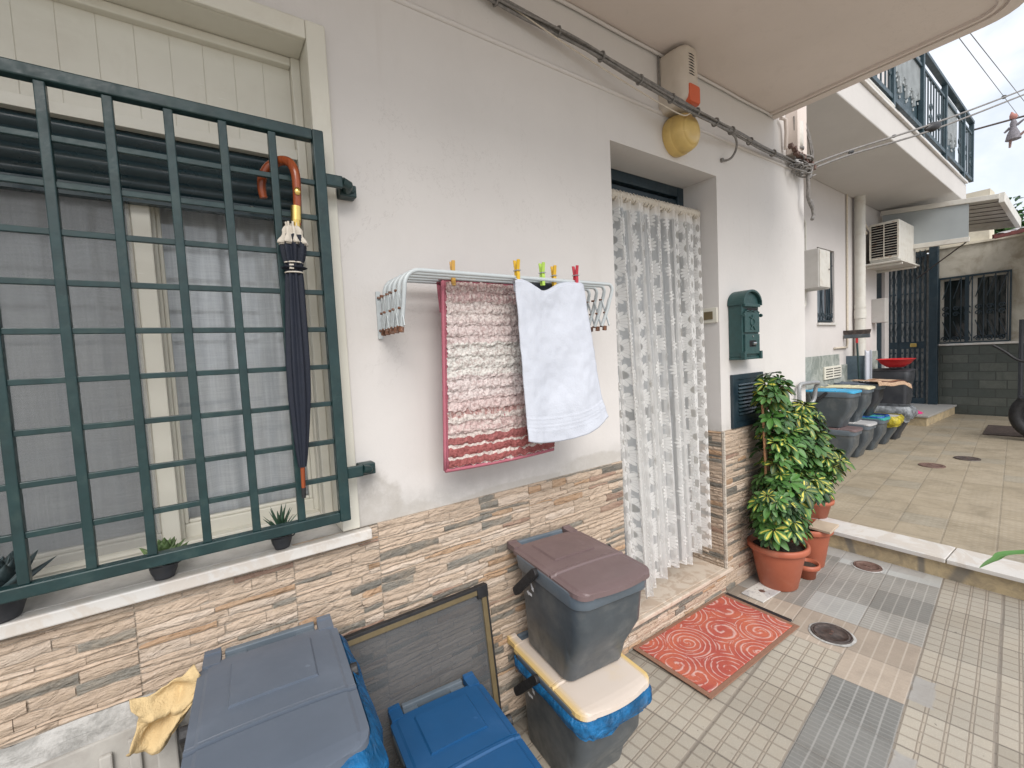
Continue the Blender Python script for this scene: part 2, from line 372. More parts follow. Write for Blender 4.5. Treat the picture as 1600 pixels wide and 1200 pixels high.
M['white_pl']=worn('off-white plastic',(.58,.565,.52),.5,.04,10,(.42,.36,.28),12,.4,.06)
M['rustwhite']=worn('white paint with rust',(.60,.57,.50),.55,.1,8,(.30,.13,.05),18,.75,.2)
M['grey_box']=worn('grey plastic box',(.42,.41,.39),.55,.04,8,(.33,.30,.27),6,.4,.05)
M['galv']=worn('galvanised pipe',(.32,.33,.34),.45,.15,40,(.18,.15,.12),12,.4,.2,.3)
M['gold']=worn('bronze anodised frame',(.15,.115,.06),.42,.1,30)
M['alu']=worn('cream aluminium',(.60,.58,.53),.45,.05,8,(.40,.36,.30),5,.5,.05)
M['greenstone']=mat('green stone cladding',lambda g,p:(lambda P:{'Base Color':g.mix(g.ss(g.noise(P,6,7,.7,1.2),.35,.7),(.19,.215,.195),(.38,.40,.37)),'Roughness':.75,'Normal':g.bump(g.noise(P,12,7,.7,1.),.9,.012)})(g.pos()))
def darkstonef(g,p):
    P=g.pos(); x,y,z=g.xyz(P); n=g.nt.nodes.new('ShaderNodeTexBrick'); g.lk(n.inputs['Vector'],g.comb(y,z,0.)); n.inputs['Scale'].default_value=1.
    n.inputs['Brick Width'].default_value=.30; n.inputs['Row Height'].default_value=.135; n.inputs['Mortar Size'].default_value=.006; n.offset=.4
    n.inputs['Color1'].default_value=(.060,.070,.062,1); n.inputs['Color2'].default_value=(.115,.122,.105,1); n.inputs['Mortar'].default_value=(.050,.052,.046,1)
    c=g.mix(g.ss(g.noise(P,7,7,.7,.8),.35,.7)*.6,S(g,n.outputs['Color']),(.055,.065,.055))
    return {'Base Color':c,'Roughness':.65,'Normal':g.bump(g.noise(P,12,7,.7)+S(g,n.outputs['Fac'])*-.6,.8,.012)}
M['darkstone']=mat('dark green stone blocks',darkstonef)
M['binbody']=worn('dark grey bin plastic',(.070,.084,.096),.38,.12,9,(.19,.195,.19),6,.5,.08)
M['rim']=worn('slate bin rim plastic',(.115,.145,.175),.42,.06,9,(.20,.22,.24),5,.3,.08)
def lidm(n,c): return worn(n,c,.44,.05,6,tuple(min(1,q*1.25+.03) for q in c),4,.45,.07)
M['lid_brown']=lidm('brown lid',(.150,.105,.105)); M['lid_grey']=lidm('grey lid',(.105,.128,.165)); M['lid_blue']=lidm('blue lid',(.010,.078,.205))
def ylf(g,p):
    P=g.pos(); x,y,z=g.xyz(P)
    e=g.mx(g.ss(g.ab(x),.118,.145),g.ss(g.noise(P,9,4),.55,.8)*.3)
    c=g.mix(e*.9,(.62,.54,.47),(.66,.46,.15)); return {'Base Color':g.mix(g.ss(g.noise(P,5,5),.5,.7)*.3,c,(.5,.42,.33)),'Roughness':.45}
M['lid_yellow']=mat('sun-bleached yellow lid',ylf)
M['lid_teal']=lidm('teal lid',(.04,.30,.27)); M['lid_cyan']=lidm('bright blue lid',(.05,.33,.55)); M['lid_cream']=lidm('cream lid',(.60,.56,.38)); M['lid_lgrey']=lidm('light grey lid',(.42,.42,.42))
M['blackbin']=worn('black bin plastic',(.035,.038,.045),.45,.1,9,(.1,.1,.1),5,.3,.08)
M['white_mark']=mat('white print',None,(.75,.75,.75),.6)
M['red_pl']=worn('red plastic bowl',(.50,.018,.022),.38,.08,7)
M['pink']=worn('pink cloth',(.65,.03,.20),.8,.1,30)
def film(name,col,trans=.45,rough=.22):
    def f(g,p):
        P=g.pos(); h=g.noise(P,26,5,.6,1.5)+g.noise(g.scalev(P,1,1,.3),60,3)*.4
        nt=g.nt; out=nt.nodes['Material Output']
        b=g.bump(h,.9,.012); g.lk(p.inputs['Normal'],b)
        c=g.mix(g.ss(g.noise(P,18,4),.35,.7),tuple(x*.6 for x in col),tuple(min(1,x*1.35) for x in col)); g.lk(p.inputs['Base Color'],c)
        p.inputs['Roughness'].default_value=rough
        tr=g.node('ShaderNodeBsdfTranslucent'); g.lk(tr.inputs['Color'],c)
        tp=g.node('ShaderNodeBsdfTransparent'); g.lk(tp.inputs['Color'],c4(tuple(min(1,x*.6+.4) for x in col)))
        m1=g.node('ShaderNodeMixShader'); m1.inputs[0].default_value=.3; nt.links.new(p.outputs[0],m1.inputs[1]); nt.links.new(tr.outputs[0],m1.inputs[2])
        m2=g.node('ShaderNodeMixShader'); m2.inputs[0].default_value=trans; nt.links.new(m1.outputs[0],m2.inputs[1]); nt.links.new(tp.outputs[0],m2.inputs[2])
        nt.links.new(m2.outputs[0],out.inputs[0])
    return mat(name,f,col,rough)
M['bag_blue']=film('blue bag film',(.02,.22,.52),.30); M['bag_green']=film('pale green bag film',(.35,.60,.45),.3)
M['bag_yellow']=film('yellow bag film',(.62,.52,.06),.1); M['bag_clear']=film('clear grey bag film',(.38,.41,.44),.25); M['bag_dblue']=film('deep blue bag film',(.03,.12,.45),.1)
def cloth(name,base,var=.12,sc_=60,wave=None,rough=.9,b=.5):
    def f(g,p):
        P=g.pos(); c=g.mix(g.noise(P,sc_,4),tuple(x*(1-var) for x in base),tuple(min(1,x*(1+var)) for x in base))
        h=g.noise(P,300,2)+g.noise(P,40,4)*.6
        return {'Base Color':c,'Roughness':rough,'Normal':g.bump(h,b,.003)}
    return mat(name,f,base,rough)
M['towel']=cloth('white terry towel',(.55,.58,.65),.04,150); M['rag']=cloth('yellow dust cloth',(.60,.45,.24),.10,22,None,.95,.8)
M['blackcloth']=cloth('dark grey fabric',(.03,.035,.045)); M['umb']=cloth('navy umbrella fabric',(.006,.010,.022),.25,60,None,.7,.4); M['umbtrim']=cloth('cream trim',(.62,.57,.49))
M['pinktrim']=cloth('rose binding',(.42,.13,.17))
def rugf(g,p):
    c=g.attr('col'); P=g.pos(); h=g.noise(P,140,4,.7)
    c=g.mix(g.ss(g.noise(P,110,4,.7),.44,.62)*.5,c,(.33,.17,.165),'MULTIPLY')
    return {'Base Color':c,'Roughness':.95,'Normal':g.bump(h,.8,.006)}
M['rug']=mat('shaggy bath mat',rugf)
M['col']=mat('vertex coloured',lambda g,p:{'Base Color':g.attr('col')},(.5,.5,.5),.6)
def curtf(g,p):
    P=g.pos(); x,y,z=g.xyz(P)
    w=g.noise(g.scalev(P,1,1,40),8,4,.7)+g.noise(g.scalev(P,30,1,1),4,4,.7)
    c=g.mix(g.ss(w,.8,1.2),(.72,.73,.76),(.86,.87,.89)); return {'Base Color':c,'Roughness':.9,'Emission Strength':0.}
M['incurt']=mat('grey voile curtain',curtf)
M['netgrey']=mat('insect screen grey',lambda g,p:{'Base Color':g.mix(g.noise(g.pos(),3,4),(.15,.16,.165),(.22,.23,.235))},(.2,.2,.2),.8)
def glassf(tint=(.95,.96,.96),rough=.03):
    def f(g,p):
        nt=g.nt; out=nt.nodes['Material Output']; fr=g.node('ShaderNodeFresnel'); fr.inputs[0].default_value=1.5
        gl=g.node('ShaderNodeBsdfGlossy'); gl.inputs['Roughness'].default_value=rough; tp=g.node('ShaderNodeBsdfTransparent'); tp.inputs[0].default_value=c4(tint)
        k=g.m('MULTIPLY',S(g,fr.outputs[0]),.9,clamp=True)
        mx=g.node('ShaderNodeMixShader'); g.lk(mx.inputs[0],k); nt.links.new(tp.outputs[0],mx.inputs[1]); nt.links.new(gl.outputs[0],mx.inputs[2]); nt.links.new(mx.outputs[0],out.inputs[0])
    return f
M['glass']=mat('window glass',glassf()); M['doorglass']=mat('frosted door glass',None,(.20,.235,.27),.12)
M['polyc']=mat('frosted canopy panel',lambda g,p:(lambda P:{'Base Color':g.mix(g.noise(P,3,5),(.30,.33,.34),(.42,.45,.46))})(g.pos()),(.36,.39,.40),.25)
def meshf(g,p):
    P=g.pos('UV'); x,y,z=g.xyz(P); nt=g.nt; out=nt.nodes['Material Output']; tp=g.node('ShaderNodeBsdfTransparent')
    mx=g.node('ShaderNodeMixShader'); mx.inputs[0].default_value=.66; g.lk(p.inputs['Base Color'],g.mix(g.noise(P,4,4),(.07,.08,.09),(.12,.13,.14)))
    nt.links.new(tp.outputs[0],mx.inputs[1]); nt.links.new(p.outputs[0],mx.inputs[2]); nt.links.new(mx.outputs[0],out.inputs[0])
M['mesh']=mat('insect mesh',meshf,(.1,.1,.11),.55)
def lacef(g,p):
    U,V,_=g.xyz(g.pos('UV')); nt=g.nt; out=nt.nodes['Material Output']
    CW,CH=.150,.132; cu=U/CW; iu=g.fl(cu); odd=g.fr(iu*.5)*2.
    vv=V/CH+odd*.5; fu=(g.fr(cu)-.5)*CW; iv=g.fl(vv); fv=(g.fr(vv)-.5)*CH
    j=(g.wn(g.comb(iu,iv,1.))-.5)*.02; fu=fu+j
    r=g.m('SQRT',fu*fu+fv*fv); a=g.m('ARCTAN2',fv,fu)
    pet=g.ab(g.m('SINE',a*8.5)); rr=.044+pet*.014
    flower=g.ss(r-rr,-.003,.003,1.,0.); slit=g.ss(pet,.10,.35,.45,1.)*g.ss(r,.020,.026); center=g.ss(r,.019,.023,1.,0.)
    q=g.comb(U,V,0.); leaf=g.ss(g.vor(g.scalev(q,1,.6,1),46,'F1'),.28,.40,1.,0.)*g.ss(g.noise(q,14,3),.42,.55)
    band=g.ss(g.ab(g.fr(cu)-.0),.0,.10,1.,0.)+g.ss(g.ab(g.fr(cu)-1.),.0,.10,1.,0.)
    pl=g.wn(g.comb(iu,11.,3.)); pl=g.ss(pl,.28,.30,0.,1.); al=.36+.14*g.ss(g.noise(g.comb(U,0.,0.),16.,2),.4,.6)+g.mx(flower*(.10+slit*.42),0.)*pl; al=g.mx(al,center*.60*pl); al=g.mx(al,leaf*.7); al=g.mx(al,band*.62)
    al=g.mx(al,g.ss(V,.02,.0,.0,.95)); al=g.mx(al,g.ss(V,1.85,1.875,.0,.97)); al=g.m('MINIMUM',al,.97)
    col=g.mix(center,(.86,.855,.84),(.50,.485,.45)); col=g.mix(g.ss(V,1.85,1.9)*.7,col,(.78,.72,.64))
    g.lk(p.inputs['Base Color'],col); p.inputs['Roughness'].default_value=.85
    tr=g.node('ShaderNodeBsdfTranslucent'); g.lk(tr.inputs[0],col); tp=g.node('ShaderNodeBsdfTransparent')
    m1=g.node('ShaderNodeMixShader'); m1.inputs[0].default_value=.3; nt.links.new(p.outputs[0],m1.inputs[1]); nt.links.new(tr.outputs[0],m1.inputs[2])
    m2=g.node('ShaderNodeMixShader'); g.lk(m2.inputs[0],al); nt.links.new(tp.outputs[0],m2.inputs[1]); nt.links.new(m1.outputs[0],m2.inputs[2]); nt.links.new(m2.outputs[0],out.inputs[0])
M['lace']=mat('daisy lace',lacef)
def leaff(g,p):
    U,V,_=g.xyz(g.pos('UV')); c=g.attr('col'); r=g.xyz(c)
    # col.r: brightness, col.g: amount of yellow variegation
    base=g.mix(r[0],(.012,.045,.012),(.07,.19,.035)); P=g.pos()
    w=g.ss(g.ab(U-.5)+(g.noise(P,30,3)-.5)*.35,.08,.24,1.,0.)*g.ss(V,.95,.8)
    c2=g.mix(w*r[1],base,(.66,.58,.09)); mid=g.ss(g.ab(U-.5),.012,.05,1.,0.); c2=g.mix(mid*.4,c2,(.2,.32,.1)); c2=g.mix(g.ss(g.noise(P,60,4),.66,.72)*.7,c2,(.17,.11,.04)); c2=g.mix(g.ss(g.noise(P,11,4),.5,.7)*.35,c2,(.12,.13,.09))
    return {'Base Color':c2,'Roughness':.5,'Subsurface Weight':.0}
M['leaf']=mat('schefflera leaf',leaff)
M['succ']=mat('succulent',lambda g,p:{'Base Color':g.attr('col')},(.1,.2,.1),.5)
def matredf(g,p):
    P=g.pos(); x,y,z=g.xyz(P)
    q=g.comb(x,y,0.); n=g.nt.nodes.new('ShaderNodeTexVoronoi'); n.feature='F1'; n.inputs['Scale'].default_value=5.6; n.inputs['Randomness'].default_value=.55; g.lk(n.inputs['Vector'],q)
    d=S(g,n.outputs['Distance']); px,py,_=g.xyz(S(g,n.outputs['Position'])); rc=g.wn(S(g,n.outputs['Position']))
    dx=x-px; dy=y-py; a=g.m('ARCTAN2',dy,dx)
    w=g.noise(P,22,3,.5,.5)-.5
    sp=g.fr(d*8.2+a*.1592+w*.35+rc*3.)
    thick=g.ss(g.noise(P,30,3),.3,.7,.08,.30)
    line=g.ss(g.ab(sp-.5),0.,thick,1.,0.)
    line=line*g.ss(g.noise(P,26,3,.6),.30,.45)
    sp2=g.fr(d*12.4+a*.318+w*1.1); line=g.mx(line,g.ss(g.ab(sp2-.5),.0,.16,1.,0.)*g.ss(g.noise(P,12,3),.52,.64)*.8)
    red=g.mix(g.ss(g.noise(P,7,4),.35,.68),(.38,.075,.055),(.48,.125,.07)); red=g.mix(g.ss(g.noise(P,60,3),.5,.7)*.3,red,(.28,.05,.05))
    c=g.mix(line*.70,red,(.66,.48,.44))
    return {'Base Color':c,'Roughness':.95,'Normal':g.bump(line+g.noise(P,350,2)*.5,.5,.003)}
M['redmat']=mat('red rose doormat',matredf)
M['matedge']=cloth('brown mat edge',(.25,.13,.085),.2,80)
M['concslab']=worn('weathered stone slab',(.40,.385,.355),.85,.12,9,(.27,.24,.22),6,.6,.5)
M['tilelid']=worn('beige floor tile',(.50,.40,.30),.7,.1,9)
M['roofsheet']=worn('corrugated sheet',(.42,.42,.43),.6,.1,5,(.25,.14,.12),4,.6,.1)
M['darkfabric2']=worn('cardboard',(.40,.20,.10),.8)
# ---------------------------------------------------------------- ground
def sheet(name,pts,z,m,kind='structure'):
    b=MB(); b.add([(x,y,z) for x,y in pts],[tuple(range(len(pts)))]); o=b.build(name,m); tag(o,kind=kind); return o
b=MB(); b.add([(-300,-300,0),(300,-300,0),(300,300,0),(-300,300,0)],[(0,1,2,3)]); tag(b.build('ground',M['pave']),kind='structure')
# raised patio of the neighbouring house: marble edging strip and stone riser
pz=.12
b=MB(); b.box(3.63,14,-3.2,3.,.0,pz-.002); tag(b.build('patio',M['patio']),kind='structure')
st=thing('kerb_step','long low step with white marble edging on a yellow stone riser','step',(3.42,-.1,0))
L=Matrix.Translation((-3.42,.1,0))
b=MB(); b.box(3.425,3.628,-3.2,.79,.0,pz-.022,L); b.build('riser',M['riser'],st)
yy=[.79,-.02,-.72,-1.35,-2.0,-2.7,-3.2]
b=MB()
for i in range(6): b.box(3.40,3.64,yy[i+1]+.003,yy[i]-.003,pz-.021,pz+.004+.001*(i%2),L)
b.build('edging',M['marble'],st,.003)
# ---------------------------------------------------------------- main house
house=thing('house','white plastered house with split-stone skirting, recessed door and barred window','house',(0,0,0))
WX0,WX1=-.56,.335; WZ0,WZ1=.905,2.335       # window opening
DX0,DX1,DZ0,DZ1=1.53,2.36,.14,2.32          # door recess
TZ=.905                                      # top of the stone skirting
b=MB()
b.box(-3.2,WX0,0,.3,0,6.2); b.box(WX0,WX1,0,.3,0,WZ0); b.box(WX0,WX1,0,.3,WZ1,6.2)
b.box(WX1,DX0,0,.3,0,6.2); b.box(DX0,DX1,0,.3,DZ1,6.2); b.box(DX1,3.42,0,.3,0,6.2); b.box(3.12,3.42,.3,4.5,0,6.2)
b.box(-3.2,3.12,.3,.45,2.5,2.6) ; b.box(DX0-.02,DX1+.02,.30,.34,0,2.5)
wall=b.build('wall',M['plaster'],house)
# left part: dado ends at z .63 and grey cement shows below
def ledger(mb,u0,u1,z0,z1,fn,seed,pw=.585,ph=.03,off=0.):
    r=random.Random(seed); z=z0; k=0
    joints=[off+pw*i for i in range(-8,12)]; segs=[]; js=[u0]+[j for j in joints if u0+.02<j<u1-.02]+[u1]
    for a,c in zip(js[:-1],js[1:]):
        rows=[z0]; zz=z0
        while zz<z1-.012:
            zz+=r.choice([.010,.012,.016,.018,.021,.026,.030]); rows.append(min(zz,z1))
        if rows[-1]<z1: rows.append(z1)
        def zl(i,u):
            if i==0: return z0
            if i==len(rows)-1: return z1+.006*noise.noise((u*9,seed,0))
            return rows[i]+.0055*noise.noise((u*11,i*3.1+seed,0))+.003*noise.noise((u*40,i*5.3,seed))
        for i in range(len(rows)-1):
            u=a+.0015
            while u<c-.002:
                ln=r.uniform(.07,.25) if rows[i+1]-rows[i]<.022 else r.uniform(.05,.20)
                e=min(u+ln,c-.0015)
                if c-e<.03: e=c-.0015
                q=r.random()
                if q<.55: col=Vector((.53,.42,.325))*r.uniform(.9,1.1)
                elif q<.70: col=Vector((.60,.50,.41))*r.uniform(.92,1.08)
                elif q<.79: col=Vector((.43,.285,.18))*r.uniform(.85,1.2)
                elif q<.82: col=Vector((.34,.225,.17))*r.uniform(.85,1.1)
                else: col=Vector((.21,.20,.175))*r.uniform(.75,1.15)
                t=r.uniform(.0022,.0062); n=max(2,int((e-u)/.014))
                ts=[t+.0018*noise.noise((u+kk*.7,i*2.2,seed)) for kk in range(n+1)]
                us=[u+(e-u)*kk/n for kk in range(n+1)]
                us[0]+=r.uniform(0,.004) if u>a+.01 else 0
                lo=[zl(i,x)+.0011 for x in us]; hi=[zl(i+1,x)-.0011 for x in us]
                if r.random()<.5:  # a pinched, tapering end
                    for kk,wgt in ((0,.45),(1,.2)):
                        kk2=kk if r.random()<.5 else n-kk
                        hh=hi[kk2]-lo[kk2]; lo[kk2]+=hh*wgt*.5; hi[kk2]-=hh*wgt*.35
                m_=[(l*.5+h*.5) for l,h in zip(lo,hi)]
                vs=[fn(x,l,0) for x,l in zip(us,lo)]+[fn(x,l+.0012,tt*.75) for x,l,tt in zip(us,lo,ts)]+[fn(x,mm,tt*1.15) for x,mm,tt in zip(us,m_,ts)]+[fn(x,h-.0012,tt*.75) for x,h,tt in zip(us,hi,ts)]+[fn(x,h,0) for x,h in zip(us,hi)]
                w=n+1; fs=[]
                for rr in range(4):
                    for kk in range(n): fs.append((rr*w+kk,rr*w+kk+1,(rr+1)*w+kk+1,(rr+1)*w+kk))
                fs.append((0,w,2*w,3*w,4*w)); fs.append((4*w+n,3*w+n,2*w+n,w+n,n))
                mb.add(vs,fs,col)
                u=e+.0006
b=MB()
front=lambda u,z,t:(u,-.004-t,z)
ledger(b,-1.6,.17,.635,.872,front,3,off=-.174)
ledger(b,.17,DX0,.0,TZ,front,11,off=-.174+.0)
ledger(b,DX1,3.42,.0,.925,front,23,pw=.53,off=2.36)
ledger(b,DX0,DX1,.0,DZ0-.022,front,31,pw=.83,off=DX0)
ledger(b,0.0,.205,DZ0,.925,lambda u,z,t:(DX1-.004-t,u,z),41,pw=.3,off=0.)     # right reveal
ledger(b,0.0,.205,DZ0,.905,lambda u,z,t:(DX0+.004+t,u,z),43,pw=.3,off=0.)
ledger(b,0.0,.78,.12,.92,lambda u,z,t:(3.424+t,u,z),47,pw=.58)
# mortar backing 4 mm proud of the render
bk=(.42,.355,.29)
for x0,x1,z0,z1 in ((-1.6,.17,.63,.872),(.17,DX0,0,TZ),(DX1,3.42,0,.925),(DX0,DX1,0,DZ0-.022)): b.box(x0,x1,-.0045,-.0001,z0,z1,None,bk)
b.box(DX1-.0045,DX1-.0002,0,.205,DZ0,.925,None,bk); b.box(DX0+.0002,DX0+.0045,0,.205,DZ0,.905,None,bk); b.box(3.4202,3.4245,0,.78,.12,.92,None,bk)
b.box(DX1-.006,DX1+.006,-.017,-.004,DZ0,.925,None,(.62,.57,.50)); b.box(3.41,3.427,-.016,-.004,0,.925,None,(.62,.57,.50))
b.build('stone_skirting',M['ledger'],house)
b=MB(); b.box(-3.2,.17,-.012,-.0005,0,.60); b.grid(60,6,lambda u,v:Vector((-3.2+3.37*u,-.0125+.006*(v)+.002*noise.noise((u*60,v*4,0)),.60+.034*v+.008*noise.noise((u*40,v,5)))),None,True); b.build('cement_base',M['cement'],house)
# door step
b=MB(); b.box(DX0+.001,DX1-.001,-.0,.30,.0,DZ0-.022); b.build('step_core',M['cement'],house)
b=MB(); b.box(DX0-.0,DX1+.045,-.028,-.0045,DZ0-.021,DZ0); b.box(DX0+.001,DX1-.001,-.0045,.30,DZ0-.021,DZ0); b.build('door_step',M['marble_step'],house,.004)
# balcony slab above
b=MB()
pts=[(-3.2,0)]+[(-3.2,-1.06)]+[(2.86+.16*math.sin(R(a)),-.90-.16*math.cos(R(a))) for a in range(0,91,15)]+[(3.02,0)]
b.prism(pts,lambda u,v,d:(u,v,d),2.795,2.97)
b.build('balcony_slab',M['soffit'],house,.012,3)
def offpath(o): return [(-3.2,-1.06+o)]+[(2.86-o*.2+(.16-o*.8+.0)*math.sin(R(a)),-.90+o*.2-(.16-o*.8)*math.cos(R(a))) for a in range(0,91,15)]+[(3.02-o,-.004)]
b=MB()
for o0,o1 in ((.0,.055),(.075,.09)):
    A=offpath(o0); B=offpath(o1)
    b.add([(x,y,2.794-.012) for x,y in A]+[(x,y,2.794-.012) for x,y in B]+[(x,y,2.7955) for x,y in A]+[(x,y,2.7955) for x,y in B],
      [(i,i+1,i+1+len(A),i+len(A)) for i in range(len(A)-1)]+[(i,i+1,i+1+2*len(A),i+2*len(A)) for i in range(len(A)-1)]+[(i+len(A),i+1+len(A),i+1+3*len(A),i+3*len(A)) for i in range(len(A)-1)])
b.build('drip_moulding',M['soffit'],house)
b=MB(); b.tube([(x,-.012,2.785+.006*noise.noise((x*4,0,0))) for x in [1.0+.07*i for i in range(29)]],.007,6); b.tube([(x,-.001,2.527) for x in (-3,.9,2.0,3.4)],.009,8); b.build('painted_cable',M['plaster'],house)  # upper tube a painted cable, lower one a thin straight rib on the wall
b=MB(); b.tube([(1.0,-.008,2.80),(1.3,-.010,2.806),(1.87,-.010,2.80),(1.875,-.012,2.62),(1.90,-.012,2.56)],.005,6); b.build('siren_cable',M['cable'],house)
b=MB(); b.tube([(3.06,-.02,2.795),(3.1,-.03,2.79),(3.11,-.03,2.72),(3.12,-.02,2.62)],.012,7)
b.box(3.17,3.30,.0-.07,-.001,2.60,2.95); b.build('wall_boss',M['soffit'],house,.01)
# window
def frame(mb,x0,x1,z0,z1,w,y0,y1):
    mb.box(x0,x0+w,y0,y1,z0,z1); mb.box(x1-w,x1,y0,y1,z0,z1); mb.box(x0+w,x1-w,y0+.0015,y1-.0015,z0,z0+w); mb.box(x0+w,x1-w,y0+.0015,y1-.0015,z1-w,z1)
win=MB(); c_=M['cream_pvc']
# architrave and lining
win.box(WX1-.03,WX1+.022,-.016,-.0005,WZ0+.003,WZ1+.022); win.box(WX0-.022,WX0+.03,-.016,-.0005,WZ0+.003,WZ1+.022); win.box(WX0+.03,WX1-.03,-.0145,-.0005,WZ1-.03,WZ1+.022)
win.box(WX1-.03,WX1-.001,.0,.135,WZ0+.003,WZ1-.001); win.box(WX0+.001,WX0+.03,.0,.135,WZ0+.003,WZ1-.001); win.box(WX0+.03,WX1-.03,.0,.135,WZ1-.03,WZ1-.001)
win.box(WX1-.055,WX1-.03,.085,.12,WZ0+.03,WZ1-.03); win.box(WX0+.03,WX1-.055,.088,.12,WZ1-.055,WZ1-.031)
wf=win.build('window',c_,house,.004)
b=MB(); n=11; pwid=(WX1-WX0-.11)/n
for i in range(n):
    x=WX0+.055+i*pwid; b.box(x+.0005,x+pwid-.0005,.112,.122,2.045,WZ1-.055)
b.box(WX0+.055,WX1-.055,.1135,.13,2.045,WZ1-.055); b.box(WX0+.03,WX1-.03,.095,.13,2.015,2.043)
b.build('board_panel',c_,wf,.0006,1)
b=MB()
for i in range(4):
    z=1.868+i*.037
    b.grid(1,8,lambda u,v,z=z:Vector((WX0+.035+(WX1-WX0-.07)*u,.120-.010*math.sin(PI*v),z+.037*v)))
b.box(WX0+.035,WX1-.035,.100,.125,1.835,1.866)
b.build('roller_shutter',M['shutter'],wf)
b=MB(); b.lathe([(0,-.012),(.006,-.011),(.0095,-.006),(.0095,0)],(0,0,0),12,1,1,Matrix.Translation((.150,.100,1.853))@Matrix.Rotation(R(90),4,'X')@Matrix.Scale(-1,4,(0,0,1))); b.build('shutter_stop',M['chrome'],wf)
for (x0,x1,yo) in ((WX0+.03,-.080,.150),(-.112,WX1-.03,.190)):
    b=MB(); frame(b,x0,x1,WZ0+.03,2.02,.040,yo-.02,yo+.02); frame(b,x0+.04,x1-.04,WZ0+.07,1.98,.010,yo-.012,yo+.012)
    s_=b.build('sash',c_,wf,.003)
    b=MB(); b.box(x0+.045,x1-.045,yo-.003,yo+.003,WZ0+.075,1.975); b.build('pane',M['glass'],s_)
b=MB(); frame(b,WX0+.03,WX1-.03,WZ0+.004,2.06,.028,.135,.22); b.build('window_frame',c_,wf,.003)
b=MB(); b.box(WX0+.065,-.122,.122,.124,WZ0+.05,1.99); b.build('insect_screen',mat('grey fly screen',lambda g,p:(lambda tp,mx:(g.nt.links.new(tp.outputs[0],mx.inputs[1]),g.nt.links.new(p.outputs[0],mx.inputs[2]),g.nt.links.new(mx.outputs[0],g.nt.nodes['Material Output'].inputs[0]),setattr(mx.inputs[0],'default_value',.22))and None)(g.node('ShaderNodeBsdfTransparent'),g.node('ShaderNodeMixShader')),(.30,.31,.32),.7),wf)
b=MB()
b.grid(160,6,lambda u,v:Vector((WX0+(WX1-WX0)*u,.232+.011*math.sin(u*62+math.sin(u*9)*2)+.010*math.sin(u*27+v),WZ0+.02+1.15*v)))
b.build('inner_curtain',M['incurt'],wf)
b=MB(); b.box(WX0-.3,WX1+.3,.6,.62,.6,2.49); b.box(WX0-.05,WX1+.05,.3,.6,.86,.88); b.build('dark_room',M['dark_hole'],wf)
b=MB(); b.box(WX0-.05,.385,-.035,.21,.872,.904); b.build('window_sill',M['marble'],wf,.004)
# door
dr=MB(); dr.box(DX0,DX0+.055,.20,.25,DZ0,DZ1); dr.box(DX1-.055,DX1,.20,.25,DZ0,DZ1); dr.box(DX0+.055,DX1-.055,.2015,.25,DZ1-.055,DZ1)
door=dr.build('door',M['blue_metal'],house,.004)
b=MB(); frame(b,DX0+.055,DX1-.055,DZ0,2.25,.07,.21,.245); b.box(DX0+.12,DX1-.12,.2115,.245,1.02,1.12); b.build('door_leaf',M['blue_metal'],door,.003)
b=MB(); b.box(DX0+.12,DX1-.12,.224,.230,DZ0+.07,1.02); b.box(DX0+.12,DX1-.12,.224,.230,1.12,2.19); b.build('door_glass',M['doorglass'],door)
b=MB(); b.box(1.72,2.02,.2195,.2235,2.08,2.165); b.build('paper_note',mat('pale blue film',None,(.36,.45,.52),.5),door)
# things fixed to the walls that belong to the house: vent grille and switch
b=MB(); vx0,vx1,vz0,vz1=2.455,2.80,.928,1.235; frame(b,vx0,vx1,vz0,vz1,.03,-.018,-.0005); b.box(vx0+.03,vx1-.03,-.004,-.0006,vz0+.03,vz1-.03)
frame(b,vx0+.03,vx1-.03,vz0+.03,vz1-.03,.035,-.013,-.004)
v_=b.build('vent_grille',M['blue_metal'],house,.002)
b=MB()
for i in range(9):
    z=vz0+.075+i*.0215
    b.add([(vx0+.068,-.006,z+.010),(vx1-.068,-.006,z+.010),(vx1-.068,-.017,z-.004),(vx0+.068,-.017,z-.004),(vx0+.068,-.006,z+.006),(vx1-.068,-.006,z+.006),(vx1-.068,-.015,z-.006),(vx0+.068,-.015,z-.006)],[(0,1,2,3),(7,6,5,4),(3,2,6,7),(0,3,7,4),(1,5,6,2)])
b.build('louvre',M['shutter'],v_)
# ---------------------------------------------------------------- window grille
gr=thing('window_grille','dark green steel window grille of square bars','grille',(-.12,-.07,.96))
gx0,gx1,gz0,gz1=-.57,.315,.962,2.030; L=Matrix.Translation((.12,.07,-.96))
def Lv(v): return L@Vector(v)
b=MB(); b.box(gx1-.028,gx1,-.085,-.055,gz0,gz1,L); b.box(gx0,gx0+.028,-.085,-.055,gz0,gz1,L); b.box(gx0+.028,gx1-.028,-.0835,-.0565,gz1-.028,gz1,L); b.box(gx0+.028,gx1-.028,-.0835,-.0565,gz0,gz0+.028,L)
b.build('outer_frame',M['green_metal'],gr,.003)
for x in (-.4305,-.327,-.2255,-.1235,-.0195,.0845,.1905):
    b=MB(); b.box(x-.009,x+.009,-.080,-.060,gz0+.028,gz1-.028,L); b.build('upright_bar',M['green_metal'],gr,.002)
for z in (1.088,1.190,1.296,1.398,1.500,1.600,1.703,1.800,1.893):
    b=MB(); b.box(gx0+.028,gx1-.028,-.0755,-.0645,z-.0065,z+.0065,L); b.build('cross_bar',M['green_metal'],gr,.0015)
